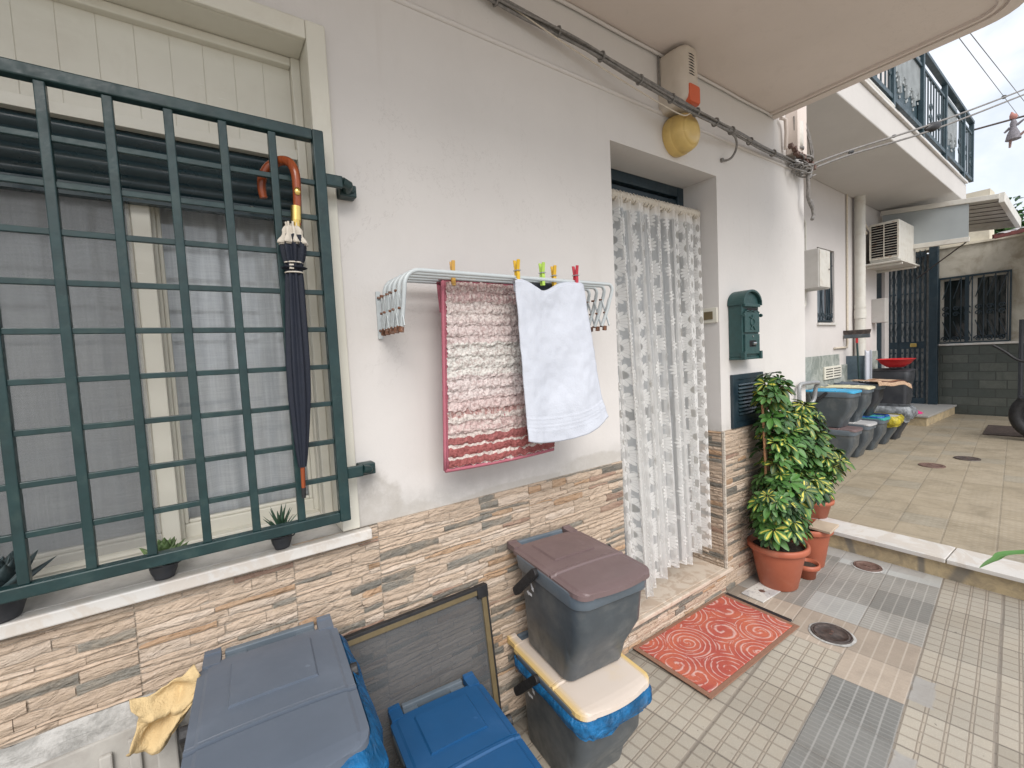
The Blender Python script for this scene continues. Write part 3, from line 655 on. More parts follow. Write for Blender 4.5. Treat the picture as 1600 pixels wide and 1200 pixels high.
for z in (1.905,1.092):
    b=MB(); b.box(gx1+.0,gx1+.045,-.078,-.062,z-.014,z+.018,L); b.tube([Lv((gx1+.045,-.070,z+.004)),Lv((gx1+.062,-.066,z)),Lv((gx1+.066,-.035,z-.006))],.014,8)
    b.box(gx1+.045,gx1+.092,-.040,-.001,z-.022,z+.012,L); b.lathe([(0,.006),(.008,.005),(.010,0)],(0,0,0),10,1,1,L@Matrix.Translation((gx1+.078,-.040,z-.004))@Matrix.Rotation(R(90),4,'X')); b.build('wall_lug',M['green_metal'],gr,.003)
# ---------------------------------------------------------------- umbrella hooked on a cross bar
um=thing('umbrella','folded navy umbrella with curved wooden handle hooked on the window grille','umbrella',(.215,-.10,1.06))
ux,uy=.222,-.104; o0=Vector((-.215,.10,-1.06))
def sh(z): return ux-.028*(1.9-z)/.85
pts=[(.166,-.036,1.845),(.163,-.038,1.870),(.166,-.041,1.895),(.179,-.047,1.920),(.197,-.055,1.934),(.212,-.070,1.937),(.226,-.090,1.926),(.234,-.102,1.900),(.235,-.105,1.86),(.232,-.105,1.80),(.229,-.105,1.765)]
b=MB(); hp=poly(pts,5); b.tube([Vector(p)+o0 for p in hp],[.0095+.0025*math.sin(PI*min(1,k/len(hp)*1.15)) for k in range(len(hp))],14); b.build('handle',M['wood_red'],um)
b=MB(); b.tube([Vector((.2295,-.105,1.812))+o0,Vector((.2275,-.105,1.776))+o0],.0125,14); b.tube([Vector((.2275,-.105,1.776))+o0,Vector((.2265,-.105,1.745))+o0],[.0118,.008],14); b.build('collar',M['brass'],um); b=MB(); b.lathe([(0,.003),(.007,.0028),(.0075,0)],(0,0,0),14,1,1.4,Matrix.Translation(Vector((.234,-.1155,1.848))+o0)@Matrix.Rotation(R(90),4,'X')); b.build('badge',M['brass'],um)
def canopy(z0,z1,f0,f1,rf,mbx,tw=1.2,nn=96,rows=40,folds=8):
    def fn(u,v):
        z=z1+(z0-z1)*v; r=rf(v); a=2*PI*u+tw*v
        fo=1+(.20*math.cos(a*folds-tw*v*3))*(f0+(f1-f0)*v)
        cx=sh(z); return Vector((cx+r*fo*math.cos(a),-.105+r*fo*math.sin(a)*.85,z))+o0
    mbx.grid(nn,rows,fn)
def rf(v):
    P_=[(0,.020),(.045,.0265),(.09,.024),(.14,.0165),(.19,.019),(.4,.0235),(.55,.0265),(.7,.025),(.86,.018),(.96,.0125),(1,.009)]
    for (a,x),(c,y) in zip(P_[:-1],P_[1:]):
        if v<=c: return x+(y-x)*(v-a)/(c-a)
    return P_[-1][1]
b=MB(); canopy(1.140,1.738,1.2,.5,rf,b); b.build('canopy',M['umb'],um)
b=MB(); canopy(1.715,1.760,1.4,1.3,lambda v:.014+.015*v+.002*math.sin(v*9),b,.4,96,8); canopy(1.712,1.748,1.4,1.3,lambda v:.010+.015*v,b,.4,96,8)
for k in range(8):
    a=k*PI/4; b.tube([Vector((sh(1.74)+.012*math.cos(a),-.105+.010*math.sin(a),1.748))+o0,Vector((sh(1.74)+.014*math.cos(a),-.105+.012*math.sin(a),1.770))+o0],.0022,6)
b.build('trim',M['umbtrim'],um,solid=.0008)
b=MB(); b.tube([Vector((sh(1.655)+.0205*math.cos(a),-.105+.018*math.sin(a),1.655))+o0 for a in [2*PI*k/20 for k in range(20)]],.0115,6,closed=True,sq=.25); st_=b.build('strap',M['umb'],um)
b=MB()
for dz in (-.0125,.0125): b.tube([Vector((sh(1.655)+.0213*math.cos(a),-.105+.019*math.sin(a),1.655+dz))+o0 for a in [2*PI*k/20 for k in range(20)]],.002,5,closed=True)
b.box(.200,.210,-.128,-.122,1.649,1.661,Matrix.Translation(o0)); b.build('strap_piping',M['umbtrim'],st_)
b=MB(); b.tube([Vector((sh(1.14),-.105,1.145))+o0,Vector((sh(1.09),-.105,1.085))+o0],[.0058,.0052],10); b.build('shaft_tip',M['wood_red'],um)
b=MB(); b.tube([Vector((sh(1.09),-.105,1.085))+o0,Vector((sh(1.06),-.105,1.058))+o0],[.0060,.0052],10); b.build('ferrule',M['black'],um)
# ---------------------------------------------------------------- succulents on the sill
def pot_shell(mb,rx,ry,h,fl=1.18,th=.004,n=28,c=(0,0,0)):
    prof=[(0,.001),(rx*.8,.001),(rx*.86,.006),(rx*fl*.92,h*.5),(rx*fl,h*.82),(rx*fl*.98,h),(rx*fl*.98-th,h),(rx*fl-th*2.2,h*.8)]
    mb.lathe(prof,c,n,1,ry/rx)
    return rx*fl-th*2
def succ(name,label,loc,kind,sc_):
    t=thing(name,label,'plant',loc,rnd.uniform(0,1),'succulents on the window sill')
    b=MB(); ri=pot_shell(b,.024*sc_,.021*sc_,.036*sc_,1.15,.002); b.tube([(.034*sc_*math.cos(a),.030*sc_*math.sin(a),.037*sc_+.004*math.sin(a*2)) for a in [2*PI*k/24 for k in range(24)]],.0022,6,closed=True); b.build('pot',M['blackbin'],t)
    b=MB(); b.lathe([(0,.032*sc_),(ri,.031*sc_)],(0,0,0),20,1,.85); b.build('soil',M['soil'],t)
    b=MB(); r=random.Random(hash(kind)%97 if False else len(kind)*7+3)
    if kind=='spiky': specs=[(22,.055,.0055,75,20,(.03,.08,.045))]
    elif kind=='rosette': specs=[(30,.040,.013,80,15,(.12,.19,.07))]
    else: specs=[(28,.042,.012,80,20,(.05,.075,.08))]
    for n,ln,w,e1,e0,cc in specs:
        for i in range(n):
            a=i*2.39996; f=i/n; el=R(e1-(e1-e0)*f if kind!='spiky' else e1-50*f); l=ln*sc_*1.35*(.6+.6*f if kind!='spiky' else 1.05-.2*f)
            d=Vector((math.cos(a)*math.cos(el),math.sin(a)*math.cos(el),math.sin(el))); sd_=Vector((-math.sin(a),math.cos(a),0)); upv=d.cross(sd_)*-1
            base=Vector((0,0,.036*sc_+.016*(1-f)))
            vs=[];N=6
            for k in range(N+1):
                tt=k/N; ww=1.25*w*sc_*(math.sin(PI*(.12+.88*tt)**.8) if kind!='spiky' else (1-tt)**.7)+.0004; th=ww*.35
                p=base+d*l*tt+Vector((0,0,1))*(.10 if kind!='spiky' else -.05)*l*tt*tt
                vs+=[p-sd_*ww,p+upv*th,p+sd_*ww,p-upv*th]
            fs=[(k*4+q,k*4+(q+1)%4,(k+1)*4+(q+1)%4,(k+1)*4+q) for k in range(N) for q in range(4)]
            q=r.uniform(.75,1.3); b.add(vs,fs,(cc[0]*q,cc[1]*q,cc[2]*q),True)
    b.build('leaves',M['succ'],t)
    return t
succ('succulent','small spiky dark green aloe in a black pot, rightmost on the window sill',(.146,-.004,.9045),'spiky',.98)
succ('succulent','pale olive rosette succulent in a black pot, middle of the window sill',(-.112,-.002,.9045),'rosette',1.05)
succ('succulent','dark blue-grey rosette succulent in a black pot, leftmost on the window sill',(-.382,-.006,.9045),'dusky',1.5)
# ---------------------------------------------------------------- drying rack
rk=thing('drying_rack','extendable wall drying rack of pale tubes with rusty joints','drying rack',(.47,0,1.49))
o1=Vector((-.47,0,-1.49)); xs0,xs1=.468,1.285
for i in range(5):
    yt=-.045-.040*i; yb=-.030-.036*i
    pl=[]; zt=1.652; rc=.045
    pl+=[(xs0-.004,yb,1.492),(xs0,(yb*.5+yt*.5),1.56)]
    pl+=[(xs0+rc-rc*math.cos(R(a)),yt,zt-rc+rc*math.sin(R(a))) for a in range(0,91,15)]
    rc2=.02; pl+=[(xs1-rc2+rc2*math.sin(R(a)),yt,zt-rc2+rc2*math.cos(R(a))) for a in range(0,91,18)]
    pl+=[(xs1-.012,(yb*.5+yt*.5),1.56),(xs1-.03,yb,1.500)]
    b=MB(); b.tube([Vector(p)+o1 for p in pl],.0064,10); b.build('tube',M['white_enamel'],rk)
for xs in (xs0-.010,xs1-.020):
    b=MB(); rv=MB()
    for i in range(5):
        ya=-.012-.037*i; yb_=ya-.037
        xx=xs+(.0 if i%2 else .004)
        b.tube([Vector((xx,ya,1.500))+o1,Vector((xx+.004,yb_,1.600))+o1],.0045,6,sq=.5); b.tube([Vector((xx+.006,ya,1.600))+o1,Vector((xx+.002,yb_,1.500))+o1],.0045,6,sq=.5)
        for yq,zq in ((ya,1.500),(ya,1.600),((ya+yb_)/2,1.55)): rv=MB(); rv.tube([Vector((xx-.006,yq,zq))+o1,Vector((xx+.009,yq,zq))+o1],.0036,8); rv.build('rivet',M['rust'],rk)
    b.box(xs-.004,xs+.010,-.008,-.001,1.475,1.620,Matrix.Translation(o1)); b.build('scissor_arm',M['white_enamel'],rk)
    for i in range(5): rv=MB(); rv.tube([Vector((xs+.004,-.030-.036*i,1.484))+o1,Vector((xs+.006,-.030-.036*i,1.500))+o1],.0082,8); rv.build('rusty_end',M['rust'],rk)
# bath mat
rt_=thing('bath_mat','shaggy bath mat in rose, pink and white ruffles pegged on the drying rack','bath mat',(.8,-.12,1.65))
bands=[(0,.10,(.50,.36,.35),1.6),(.10,.20,(.68,.61,.58),.8),(.20,.32,(.66,.57,.55),.9),(.32,.50,(.70,.68,.64),.6),(.50,.62,(.69,.61,.59),.8),(.62,.69,(.66,.54,.52),1.),(.69,.72,(.46,.28,.26),1.4),(.72,.75,(.68,.62,.58),.8),(.75,.83,(.60,.46,.44),1.35),(.83,.89,(.36,.13,.125),1.1),(.89,.99,(.36,.115,.11),1.),(.99,1.01,(.66,.58,.54),1.)]
RN,CN=230,120
def rugp(u,v):
    x=.632+.425*u-.028*v; z=1.642-.578*v; row=v*17.+.16*noise.noise((u*7,v*6,11)); fr2=row-math.floor(row); yb=-.128-.02*math.sin(u*3.)*v
    ruf=(math.sin(PI*fr2)**.8)*.0065*(.75+.6*noise.noise((u*9,math.floor(row)*2.1,7))); n1=noise.noise((u*34,row*1.5,2)); n2=noise.noise((u*90,v*110,9))
    lip=.007*noise.noise((u*22,math.floor(row)*3.3,4))
    return Vector((x+.003*n2,yb-ruf-.007*n1*math.sin(PI*fr2)-.005*n2,z+lip+.006*n1-.006*math.sin(PI*fr2)))-Vector((.8,-.12,1.65))
def rugc(u,v):
    vv=v+.006*noise.noise((u*20,v*9,1))
    for a,c,cc,k in bands:
        if a<=vv<=c: break
    f=(v*17.)%1.; s_=1. if f>.10 else .86
    q=noise.noise((u*75,v*120,3)); q2=1+.35*q*k*.5
    base=Vector(cc)*q2*s_
    if k>=1.3 and noise.noise((u*60,v*60,8))>.10: base=base.lerp(Vector((.70,.64,.60)),.6)
    base=base*(1+.10*noise.noise((u*30,v*150,6)))
    if (v*17)%1.<.16 and v>.8: base=Vector((.66,.58,.54))
    return tuple(max(.02,c) for c in base)
b=MB(); b.keepn=True; b.grid(CN,RN,rugp,None,True,rugc); b.build('pile',M['rug'],rt_)
b=MB(); b.box(-.185,.255,-.005,.004,-.60,-.01)
for v0 in range(1): pass
b.add([(-.188,-.012,-.003),(-.172,-.014,-.003),(-.205,-.010,-.607),(-.187,-.012,-.607)],[(0,1,3,2)]); b.add([(-.205,-.010,-.607),(.218,-.012,-.598),(.218,-.014,-.580),(-.205,-.012,-.590)],[(0,1,2,3)])
b2=MB(); A=lambda u,v:Vector((.632+.425*u-.028*v,-.124-.02*math.sin(u*3.)*v,1.642-.578*v))-Vector((.8,-.12,1.65))
b2.grid(20,20,lambda u,v:A(u*1.01-.018,v*1.01+.002)); b2.tube([A(-.018,v/10*1.01) for v in range(11)],.0045,6); b2.tube([A(u/10*1.02-.018,1.012) for u in range(11)],.005,6)
b2.grid(20,20,lambda u,v:A(u*1.0-.010,v*.16)+Vector((0,.05-.02*v,0))); b2.grid(20,3,lambda u,v:A(u*1.0-.014,.0)+Vector((0,.05*v,.012*math.sin(PI*v))))
b2.build('backing',M['pinktrim'],rt_,solid=.003)
# towel
def towp(u,v):
    xl=.826+.020*v; xr=1.118+.055*v+.10*max(0,v-.80)
    x=xl+(xr-xl)*u; z=1.640-.505*v
    sag=-.035*math.exp(-((u-.42)/.2)**2)*(1-v)**6
    z+=sag+v**3*(.020-.055*(1-((u-.40)/.6)**2)+.012*u)+ .0*v*(u-.5)
    y=-.222-.010*math.sin(u*9+1.5*v)*(.25+v*.9)-.008*math.sin(u*4-2)*v-.004*noise.noise((u*6,v*7,2))
    y+=-.030*v*u; y+=-.003*math.sin(v*14+u*5)*math.sin(PI*u)-.0025*noise.noise((u*14,v*16,5))
    if .84<v<.93: y+=.0012*math.sin((v-.84)*420)
    return Vector((x,y,z))
tw=thing('towel','plain white terry towel pegged beside the bath mat on the drying rack','towel',(.97,-.2,1.64)); o2=Vector((-.97,.2,-1.64))
b=MB(); b.grid(70,110,lambda u,v:towp(u,v)+o2); b.grid(30,6,lambda u,v:towp(.03+.97*u,0)+o2+Vector((0,.03*v,.008*math.sin(PI*v)-.0*v))); b.grid(30,10,lambda u,v:towp(.06+u*.94,v*.06)+o2+Vector((0,.034,0))); b.build('cloth',M['towel'],tw,solid=.004)
b=MB(); b.grid(16,10,lambda u,v:Vector((.93+.11*u+.01*v,-.175+.006*math.sin(u*9),1.645-.10*v*(1-abs(u-.5)*.9)))); tag(b.build('sock',M['blackcloth'],solid=.004),'dark sock pegged between the towel and the rack tubes','sock')
def peg(x,y,z,mt,lab,h=.075):
    t=thing('clothes_peg',lab,'clothes peg',(x,y,z),rnd.uniform(-.2,.2),'clothes pegs on the drying rack')
    for s_ in (-1,1):
        b=MB(); pts=[(0.002,-.5),(.007,-.5),(.0085,-.1),(.0075,.1),(.0125,.5),(.008,.5),(.0030,.12),(.0015,-.1)]
        b.prism([(q[0]*s_,q[1]*h) for q in pts],lambda u,v,d:(d,u,v),-.0055,.0055); b.build('jaw',mt,t,.0008)
    b=MB(); b.tube([(-.006,-.010,.004),(-.006,.010,.004)],.002,6); b.tube([(.006,-.010,.004),(.006,.010,.004)],.002,6); b.tube([(-.006,-.0105,.004),(.006,-.0105,.004)],.0018,6); b.build('spring',M['chrome'],t)
pm=lambda n,c: worn(n,c,.4,.06,20)
peg(.655,-.135,1.665,pm('pale orange peg',(.62,.36,.08)),'faded orange clothes peg on the bath mat left corner')
peg(.843,-.212,1.668,pm('yellow peg',(.68,.42,.02)),'bright yellow clothes peg where mat and towel meet')
peg(.955,-.200,1.670,pm('lime peg',(.42,.62,.10)),'lime green clothes peg holding the dark sock')
peg(1.010,-.195,1.665,pm('amber peg',(.66,.40,.03)),'amber yellow clothes peg between the lime green and red pegs')
peg(1.095,-.212,1.668,pm('red peg',(.48,.03,.05)),'dark red clothes peg on the towel right corner')
# ---------------------------------------------------------------- lace door curtain
lc=thing('lace_curtain','white daisy lace curtain hanging across the recessed front door','curtain',(1.95,.10,2.13)); o3=Vector((-1.95,-.10,-2.13))
fr_list=[(6,1.,.3),(11,.8,1.9),(17,.7,4.),(26,.4,1.)]
def cur(u,v):
    top=Vector((1.545+.800*u,.105,2.145)); bot=Vector((1.548+.735*u,.0+.055*u,.0))
    hem=.268+.016*math.sin(u*15+1)-.05*math.exp(-((u-.20)/.07)**2)
    t=v; p=top.lerp(Vector((bot.x,bot.y,hem)),t)
    fo=0
    for k,a,ph in fr_list: fo+=a*math.sin(2*PI*k*u*1.0+ph+.5*t*math.sin(k*1.3))
    A=.012+.010*min(1,t*1.6); p.y-=A*fo; p.x+=A*(0.75*math.cos(2*PI*6*u+.3+.9)+.5*math.cos(2*PI*11*u+1.9))*min(1,t*4+.3)*min(1,u*9,(1-u)*9)
    if t<.02: p.y-=.004*math.sin(u*210)
    return p+o3
b=MB(); b.grid(420,60,cur,lambda u,v:(u*1.75,(1-v)*1.93)); b.build('lace',M['lace'],lc)
b=MB(); b.tube([(DX0+.002-1.95,.005,.0+.012),(DX1-.002-1.95,.005,.012)],.007,10); b.build('curtain_rod',M['white_enamel'],lc)
b=MB()
for k in range(90):
    u=k/90; x=-.40+.80*u; 
    b.tube([(x,.005+.016*math.cos(q),.012+.020*math.sin(q)+.004*math.sin(k*2.3)) for q in [0,.9,1.8,2.7,3.6,4.5,5.4]],.0045,5,closed=True)
b.build('gathered_heading',M['umbtrim'],lc)
# light switch plate on the reveal
t=thing('doorbell_panel','cream doorbell panel on the door reveal beside the lace curtain','doorbell',(DX1,.062,1.575))
b=MB(); b.box(-.012,-.0005,-.055,.045,-.042,.042); b.build('plate',M['cream_pvc'],t,.003)
b=MB(); b.box(-.016,-.0125,-.032,.022,-.022,.022); b.build('button',M['gold'],t,.002)
# ---------------------------------------------------------------- siren, lamp, cables
t=thing('alarm_siren','cream alarm siren box with an orange lens under the balcony','alarm siren',(1.955,-.0,2.65))
b=MB(); prof=rrect(.155,.262,.028,5); prof=[(u,v) for u,v in prof]
rings=[[(u*s_,-d,v*(1 if v>0 else s2)) for u,v in prof] for d,s_,s2 in ((.0005,1.,1.),(.075,.98,.98),(.105,.90,.88),(.122,.70,.74),(.126,.5,.6))]
loft(b,rings,False,True); b.build('case',M['siren_pl'],t)
b=MB()
for i in range(8): b.tube([(-.030+.0,-.1175-.005,.098-i*.0125),(.0,-.128,.098-i*.0125),(.03,-.1185-.005,.098-i*.0125),(.050,-.113,.098-i*.0125)],.0022,5)
b.build('slots',M['dark_hole'],t)
b=MB(); rings=[[(u*s_+.018,-d,v*s3-.073) for u,v in rrect(.092,.088,.012,4)] for d,s_,s3 in ((.090,1.,1.),(.122,.98,.98),(.130,.88,.88))]; loft(b,rings,False,True); b.build('lens',M['orange_pl'],t)
b=MB(); b.lathe([(0,-.127),(.004,-.126),(.004,-.10)],(0,0,0),8,1,1,Matrix.Translation((-.05,.004,.015))@Matrix.Rotation(R(-90),4,'X')); b.build('screw',M['iron'],t)
t=thing('bulkhead_lamp','round yellowed bulkhead lamp on the wall below the alarm siren','wall lamp',(1.985,0,2.43))
b=MB(); RX=Matrix.Rotation(R(90),4,'X')
b.lathe([(.088,.0005),(.092,.012),(.092,.040),(.090,.044),(.0885,.046),(.0885,.048),(.089,.050),(.086,.072),(.079,.092),(.070,.099),(.0675,.0995),(.067,.103),(.058,.108),(.030,.111),(0,.1115)],(0,0,0),36,1,1,RX); b.build('lens',M['yellow_lens'],t)
cb=thing('cable_bundle','grey cable bundle with ties strung along the wall above the door','cable',(0,0,0))
CP=[(-3,-.03,2.76),(.54,-.03,2.673),(.94,-.03,2.648),(1.29,-.06,2.612),(1.61,-.105,2.542),(1.906,-.145,2.483),(2.40,-.09,2.517),(2.75,-.05,2.535),(3.074,-.03,2.552),(3.36,-.03,2.545)]
cpath=poly(CP,8)
for i,(dy,dz,r) in enumerate(((.008,0,.0065),(-.004,.008,.006),(.0,-.009,.006),(-.012,-.002,.0045))):
    b=MB(); b.tube([p+Vector((0,dy+.002*math.sin(p.x*9+i*2),dz+.003*math.sin(p.x*7+i*1.7))) for p in cpath],r,7); b.build('cable_strand',M['cable'],cb)
for x in [.95,1.22,1.42,1.62,1.80,1.95,2.14,2.35,2.6,2.9]:
    p=min(cpath,key=lambda q:abs(q.x-x)); b=MB(); b.tube([(p.x,p.y+.018*math.cos(q),p.z+.018*math.sin(q)) for q in [2*PI*k/10 for k in range(10)]],.004,5,closed=True); b.build('cable_tie',M['cable'],cb)
b=MB(); b.tube(poly([(.75,-.03,2.66),(1.006,-.035,2.644),(1.279,-.07,2.567),(1.604,-.11,2.490),(1.835,-.140,2.444),(1.905,-.145,2.462)],6),.0028,6); tag(b.build('cord',M['cable_pale']),'thin cream cord slanting below the grey cable bundle','cord')
t=thing('cable_hook','bent grey cable bracket curling down from the cable bundle','bracket',(2.40,0,2.5))
b=MB(); b.tube(poly([(-.04,-.088,.008),(.0,-.085,.0),(.035,-.075,-.02),(.050,-.06,-.05),(.045,-.04,-.08),(.03,-.02,-.09),(.01,-.003,-.088)],4),.006,8); b.tube([(.01,-.012,-.088),(.01,0,-.088)],.012,8); b.build('bracket',M['cable'],t)
t=thing('cable_junction','tangle of cable loops and clamps at the corner of the white house','cable junction',(3.30,-.04,2.52))
b=MB(); r=random.Random(5)
for i in range(9):
    cx,cz=r.uniform(-.08,.06),r.uniform(-.03,.08); rr=r.uniform(.03,.075)
    b.tube([(cx+rr*1.3*math.cos(q),-.01-.03*math.sin(q*1.5+i),cz+rr*.42*math.sin(q)) for q in [2*PI*k/16 for k in range(16)]],r.uniform(.004,.0065),6,closed=True)
b.tube([(-.02,-.02,.30),(.02,-.03,.22),(.08,-.03,.12),(.10,-.02,.02),(.06,-.02,-.05)],.008,7); b.tube([(-.05,-.02,.30),(.03,-.03,.18),(.07,-.03,.08)],.006,7)
b.tube([(.03,-.02,-.03),(.04,-.02,-.10),(.03,-.02,-.17),(.05,-.02,-.20),(.10,-.02,-.24),(.115,-.02,-.28),(.09,-.02,-.31)],.011,8); b.tube([(.06,-.02,-.20),(.075,-.02,-.19),(.115,-.02,-.26)],.010,8)
b.build('loops',M['cable'],t)
b=MB()
for i in range(10):
    x=-.20+i*.035+r.uniform(-.01,.01); z=.085-.3*(x+.2)*.55+r.uniform(-.01,.015); M_=Matrix.Translation((x,-.02,z))@Matrix.Rotation(r.uniform(0,3),4,'Y'); b.box(-.012,.012,-.012,.012,-.008,.014,M_)
b.build('clamps',M['rustiron'],t)
t=thing('insulator_tube','cream insulator tube hanging under the balcony corner','insulator',(3.22,-.05,2.72))
b=MB(); b.lathe([(.0,-.09),(.026,-.088),(.030,-.06),(.030,.07),(.0,.071)],(0,0,0),16); b.build('tube',M['white_pl'],t)
b=MB(); b.lathe([(.032,-.10),(.034,-.095),(.034,-.085),(.0,-.084)],(0,0,0),16); b.tube([(-.05,0,.10),(-.045,0,.0),(-.045,0,-.16)],.005,6); b.build('cap',M['cable'],t)
# wires across the lane
def wire(name,lab,p0,p1,sag,r,mt,cat='wire',n=24,group=None):
    b=MB(); a=Vector(p0); c=Vector(p1); b.tube([a.lerp(c,k/n)-Vector((0,0,sag*4*(k/n)*(1-k/n))) for k in range(n+1)],r,6,mt and None); o=b.build(name,mt); return tag(o,lab,cat,group)
CAMV=CAM
d1=Vector((.939,.107,.326)); A0=Vector((3.38,-.05,2.56))
def alongr(d,x): return CAM+d*((x-CAM.x)/d.x)
e1=alongr(Vector((.939,.107,.326)),6.2); e2=alongr(Vector((.9385,.1075,.319)),6.2)
mid=alongr(Vector((.928,.202,.314)),6.0)
ln=thing('overhead_cable','twisted pair of overhead cables with a splice crossing before the balcony railing','overhead cable',tuple(A0))
q0=alongr(Vector((.904,.291,.312)),3.85); q1=alongr(Vector((.904,.291,.305)),3.85); q2=alongr(Vector((.928,.195,.318)),4.7); q3=alongr(Vector((.928,.197,.309)),4.7)
for pts in ([A0,q0,q2,e1,alongr(Vector((.95,.06,.335)),9)],[A0+Vector((0,0,-.03)),q1,q3,e2,alongr(Vector((.95,.06,.327)),9)]):
    b=MB(); b.tube([p-A0 for p in poly(pts,12)],.0075,6); b.build('cable_strand',M['cable'],ln)
b=MB()
for pt,rr,ll in (((q2+q3)/2,.035,.10),(q0*.5+q1*.5,.012,.03),(q0.lerp(q2,.5),.011,.03),(q2.lerp(e1,.75),.016,.03)):
    dd=(q2-q0).normalized(); b.tube([pt-A0+dd*(k/6-.5)*ll*2 for k in range(7)],[rr*.15,rr*.7,rr,rr,rr*.9,rr*.6,rr*.1],8)
b.build('splice',M['black'],ln)
for s_,(da,dz) in enumerate((((.904,.157,.397),(.955,.112,.295)),((.907,.145,.395),(.957,.095,.285)))):
    p0=alongr(Vector(da),14); p1=alongr(Vector(dz),26); p0=p0+(p0-p1)*.3
    b=MB(); b.tube([p0.lerp(p1,k/12) for k in range(13)],.008,5); tag(b.build('power_line',M['cable']),['lower thin power line crossing the sky','upper thin power line crossing the sky'][s_],'power line','thin power lines in the sky')
# ---------------------------------------------------------------- mailbox
t=thing('mailbox','dark green cast mailbox with arched roof and embossed horn on the white wall','mailbox',(2.54,0,1.32))
b=MB(); hw=.090; prof=[(-hw,0.015),(hw,.015),(hw,.315)]+[(hw*math.cos(R(a)),.315+.058*math.sin(R(a))) for a in range(10,171,10)]+[(-hw,.315)]
b.prism(prof,lambda u,v,d:(u,d,v),-.078,-.0005); b.box(-hw-.003,hw+.003,-.083,-.001,.0,.0145); b.build('body',M['mailgreen'],t,.003)
b=MB(); pf=[(-(hw+.010),.302)]+[((hw+.010)*math.cos(R(a)),.315+.072*math.sin(R(a))) for a in range(180,-1,-10)]+[(hw+.010,.302)]
pi_=[(u*.93,v-.012 if v>.33 else v) for u,v in pf][::-1]
b.prism(pf+pi_,lambda u,v,d:(u,d,v),-.096,-.0008); b.build('roof',M['mailgreen'],t,.002)
b=MB(); b.box(-.078,.078,-.089,-.0782,.150,.262); b.box(-.078,.078,-.089,-.0782,.030,.140); b.box(-.082,.082,-.0935,-.0784,.292,.308); b.tube([(-.078,-.088,.262),(-.05,-.089,.270),(-.02,-.089,.264),(0,-.090,.272),(.02,-.089,.264),(.05,-.089,.270),(.078,-.088,.262)],.0035,6)
# embossed post horn relief
b.tube([(.022*math.cos(q),-.091,.205+.020*math.sin(q)) for q in [2*PI*k/14 for k in range(14)]],.004,6,closed=True); b.tube([(-.03,-.091,.235),(0,-.091,.226),(.025,-.091,.240)],.004,6); b.tube([(-.022,-.091,.168),(0,-.091,.19),(.024,-.091,.166)],.0045,6); b.tube([(0,-.091,.225),(0,-.091,.248)],.006,6)
for s_ in (-1,1): b.tube([(s_*.088,-.089,.245),(s_*.098,-.089,.245)],.010,8); b.box(s_*.088-.010,s_*.088+.010,-.095,-.070,.0,.045)
b.build('front_panel',M['mailgreen'],t,.0015)
b=MB(); b.box(-.055,.055,-.0895,-.0892,.272,.284); b.box(-.035,.035,-.0896,-.0893,.070,.105); b.build('slot',M['dark_hole'],t)
b=MB(); b.tube([(-.016,-.097,.088),(.016,-.097,.088)],.008,10); b.tube([(0,-.088,.128),(0,-.093,.128)],.005,8); b.build('name_tag_and_lock',M['chrome'],t)
# galvanised pipe at the corner
t=thing('handrail_pipe','bent galvanised pipe at the corner of the white house','pipe',(3.25,-.03,0))
b=MB(); b.tube(poly([(0,0,.92),(0,0,1.0),(0,0,1.09),(.02,0,1.118),(.06,0,1.122),(.25,-.0,1.118),(.30,.0,1.11),(.31,.02,1.08),(.31,.03,1.0),(.28,.04,.965),(.22,.05,.96)],4),.013,10); b.build('pipe',M['galv'],t)
# ---------------------------------------------------------------- pavement ironware and mats
t=thing('doormat','red doormat patterned with pink-white roses at the foot of the marble step','doormat',(1.93,-.21,0),R(-.5))
b=MB(); b.box(-.355,.355,-.175,.18,.011,.017); b.build('pile',M['redmat'],t,.003)
b=MB(); 
for a in ((-.378,.378,-.198,-.1755),(-.378,.378,.1805,.198),(-.378,-.3555,-.1755,.1805),(.3555,.378,-.1755,.1805)): b.box(a[0],a[1],a[2],a[3],.0105,.0155)
b.build('edging',M['matedge'],t,.002)
b=MB(); b.box(1.66,2.345,-.36,-.022,.001,.0095); tag(b.build('rubber_mat',M['black'],None,.002),'black rubber mat showing behind the red rose doormat','mat')
def cover(x,y,r,z,mt,lab,ring=True):
    t=thing('manhole_cover',lab,'manhole cover',(x,y,z),rnd.uniform(0,3),'round iron covers in the paving')
    if ring:
        b=MB(); pr=[]; n=40
        b.grid(n,2,lambda u,v:Vector(((r+(.002+.010*v)*(1+.25*noise.noise((math.cos(2*PI*u)*2,math.sin(2*PI*u)*2,x))))*math.cos(2*PI*u),(r+(.002+.010*v)*(1+.4*noise.noise((math.cos(2*PI*u)*2,math.sin(2*PI*u)*2,x))))*math.sin(2*PI*u),.0035-.002*v))); b.build('cement_collar',M['cement'],t)
    b=MB(); b.lathe([(0,.006),(r*.25,.006),(r*.27,.0045),(r*.78,.0045),(r*.80,.007),(r*.86,.007),(r*.88,.004),(r*.93,.004),(r*.95,.007),(r,.007),(r,.0)],(0,0,0),40); b.build('lid',mt,t)
    b=MB(); b.box(-.018,-.006,-.006,.006,.0055,.0078); b.box(.006,.018,-.006,.006,.0055,.0078); b.build('lifting_holes',M['rustiron'],t)
cover(2.375,-.520,.082,.001,M['iron'],'dark iron manhole cover in the beige paving right of the red doormat')
cover(3.27,-.395,.070,.001,M['rustiron'],'brown iron cover near the yellow stone riser')
cover(5.85,-.145,.10,.119,M['rustiron'],'small brown iron cover in the patio left of the other one',False)
cover(6.40,-.30,.10,.119,M['iron'],'grey iron cover in the patio near the far doormat',False)
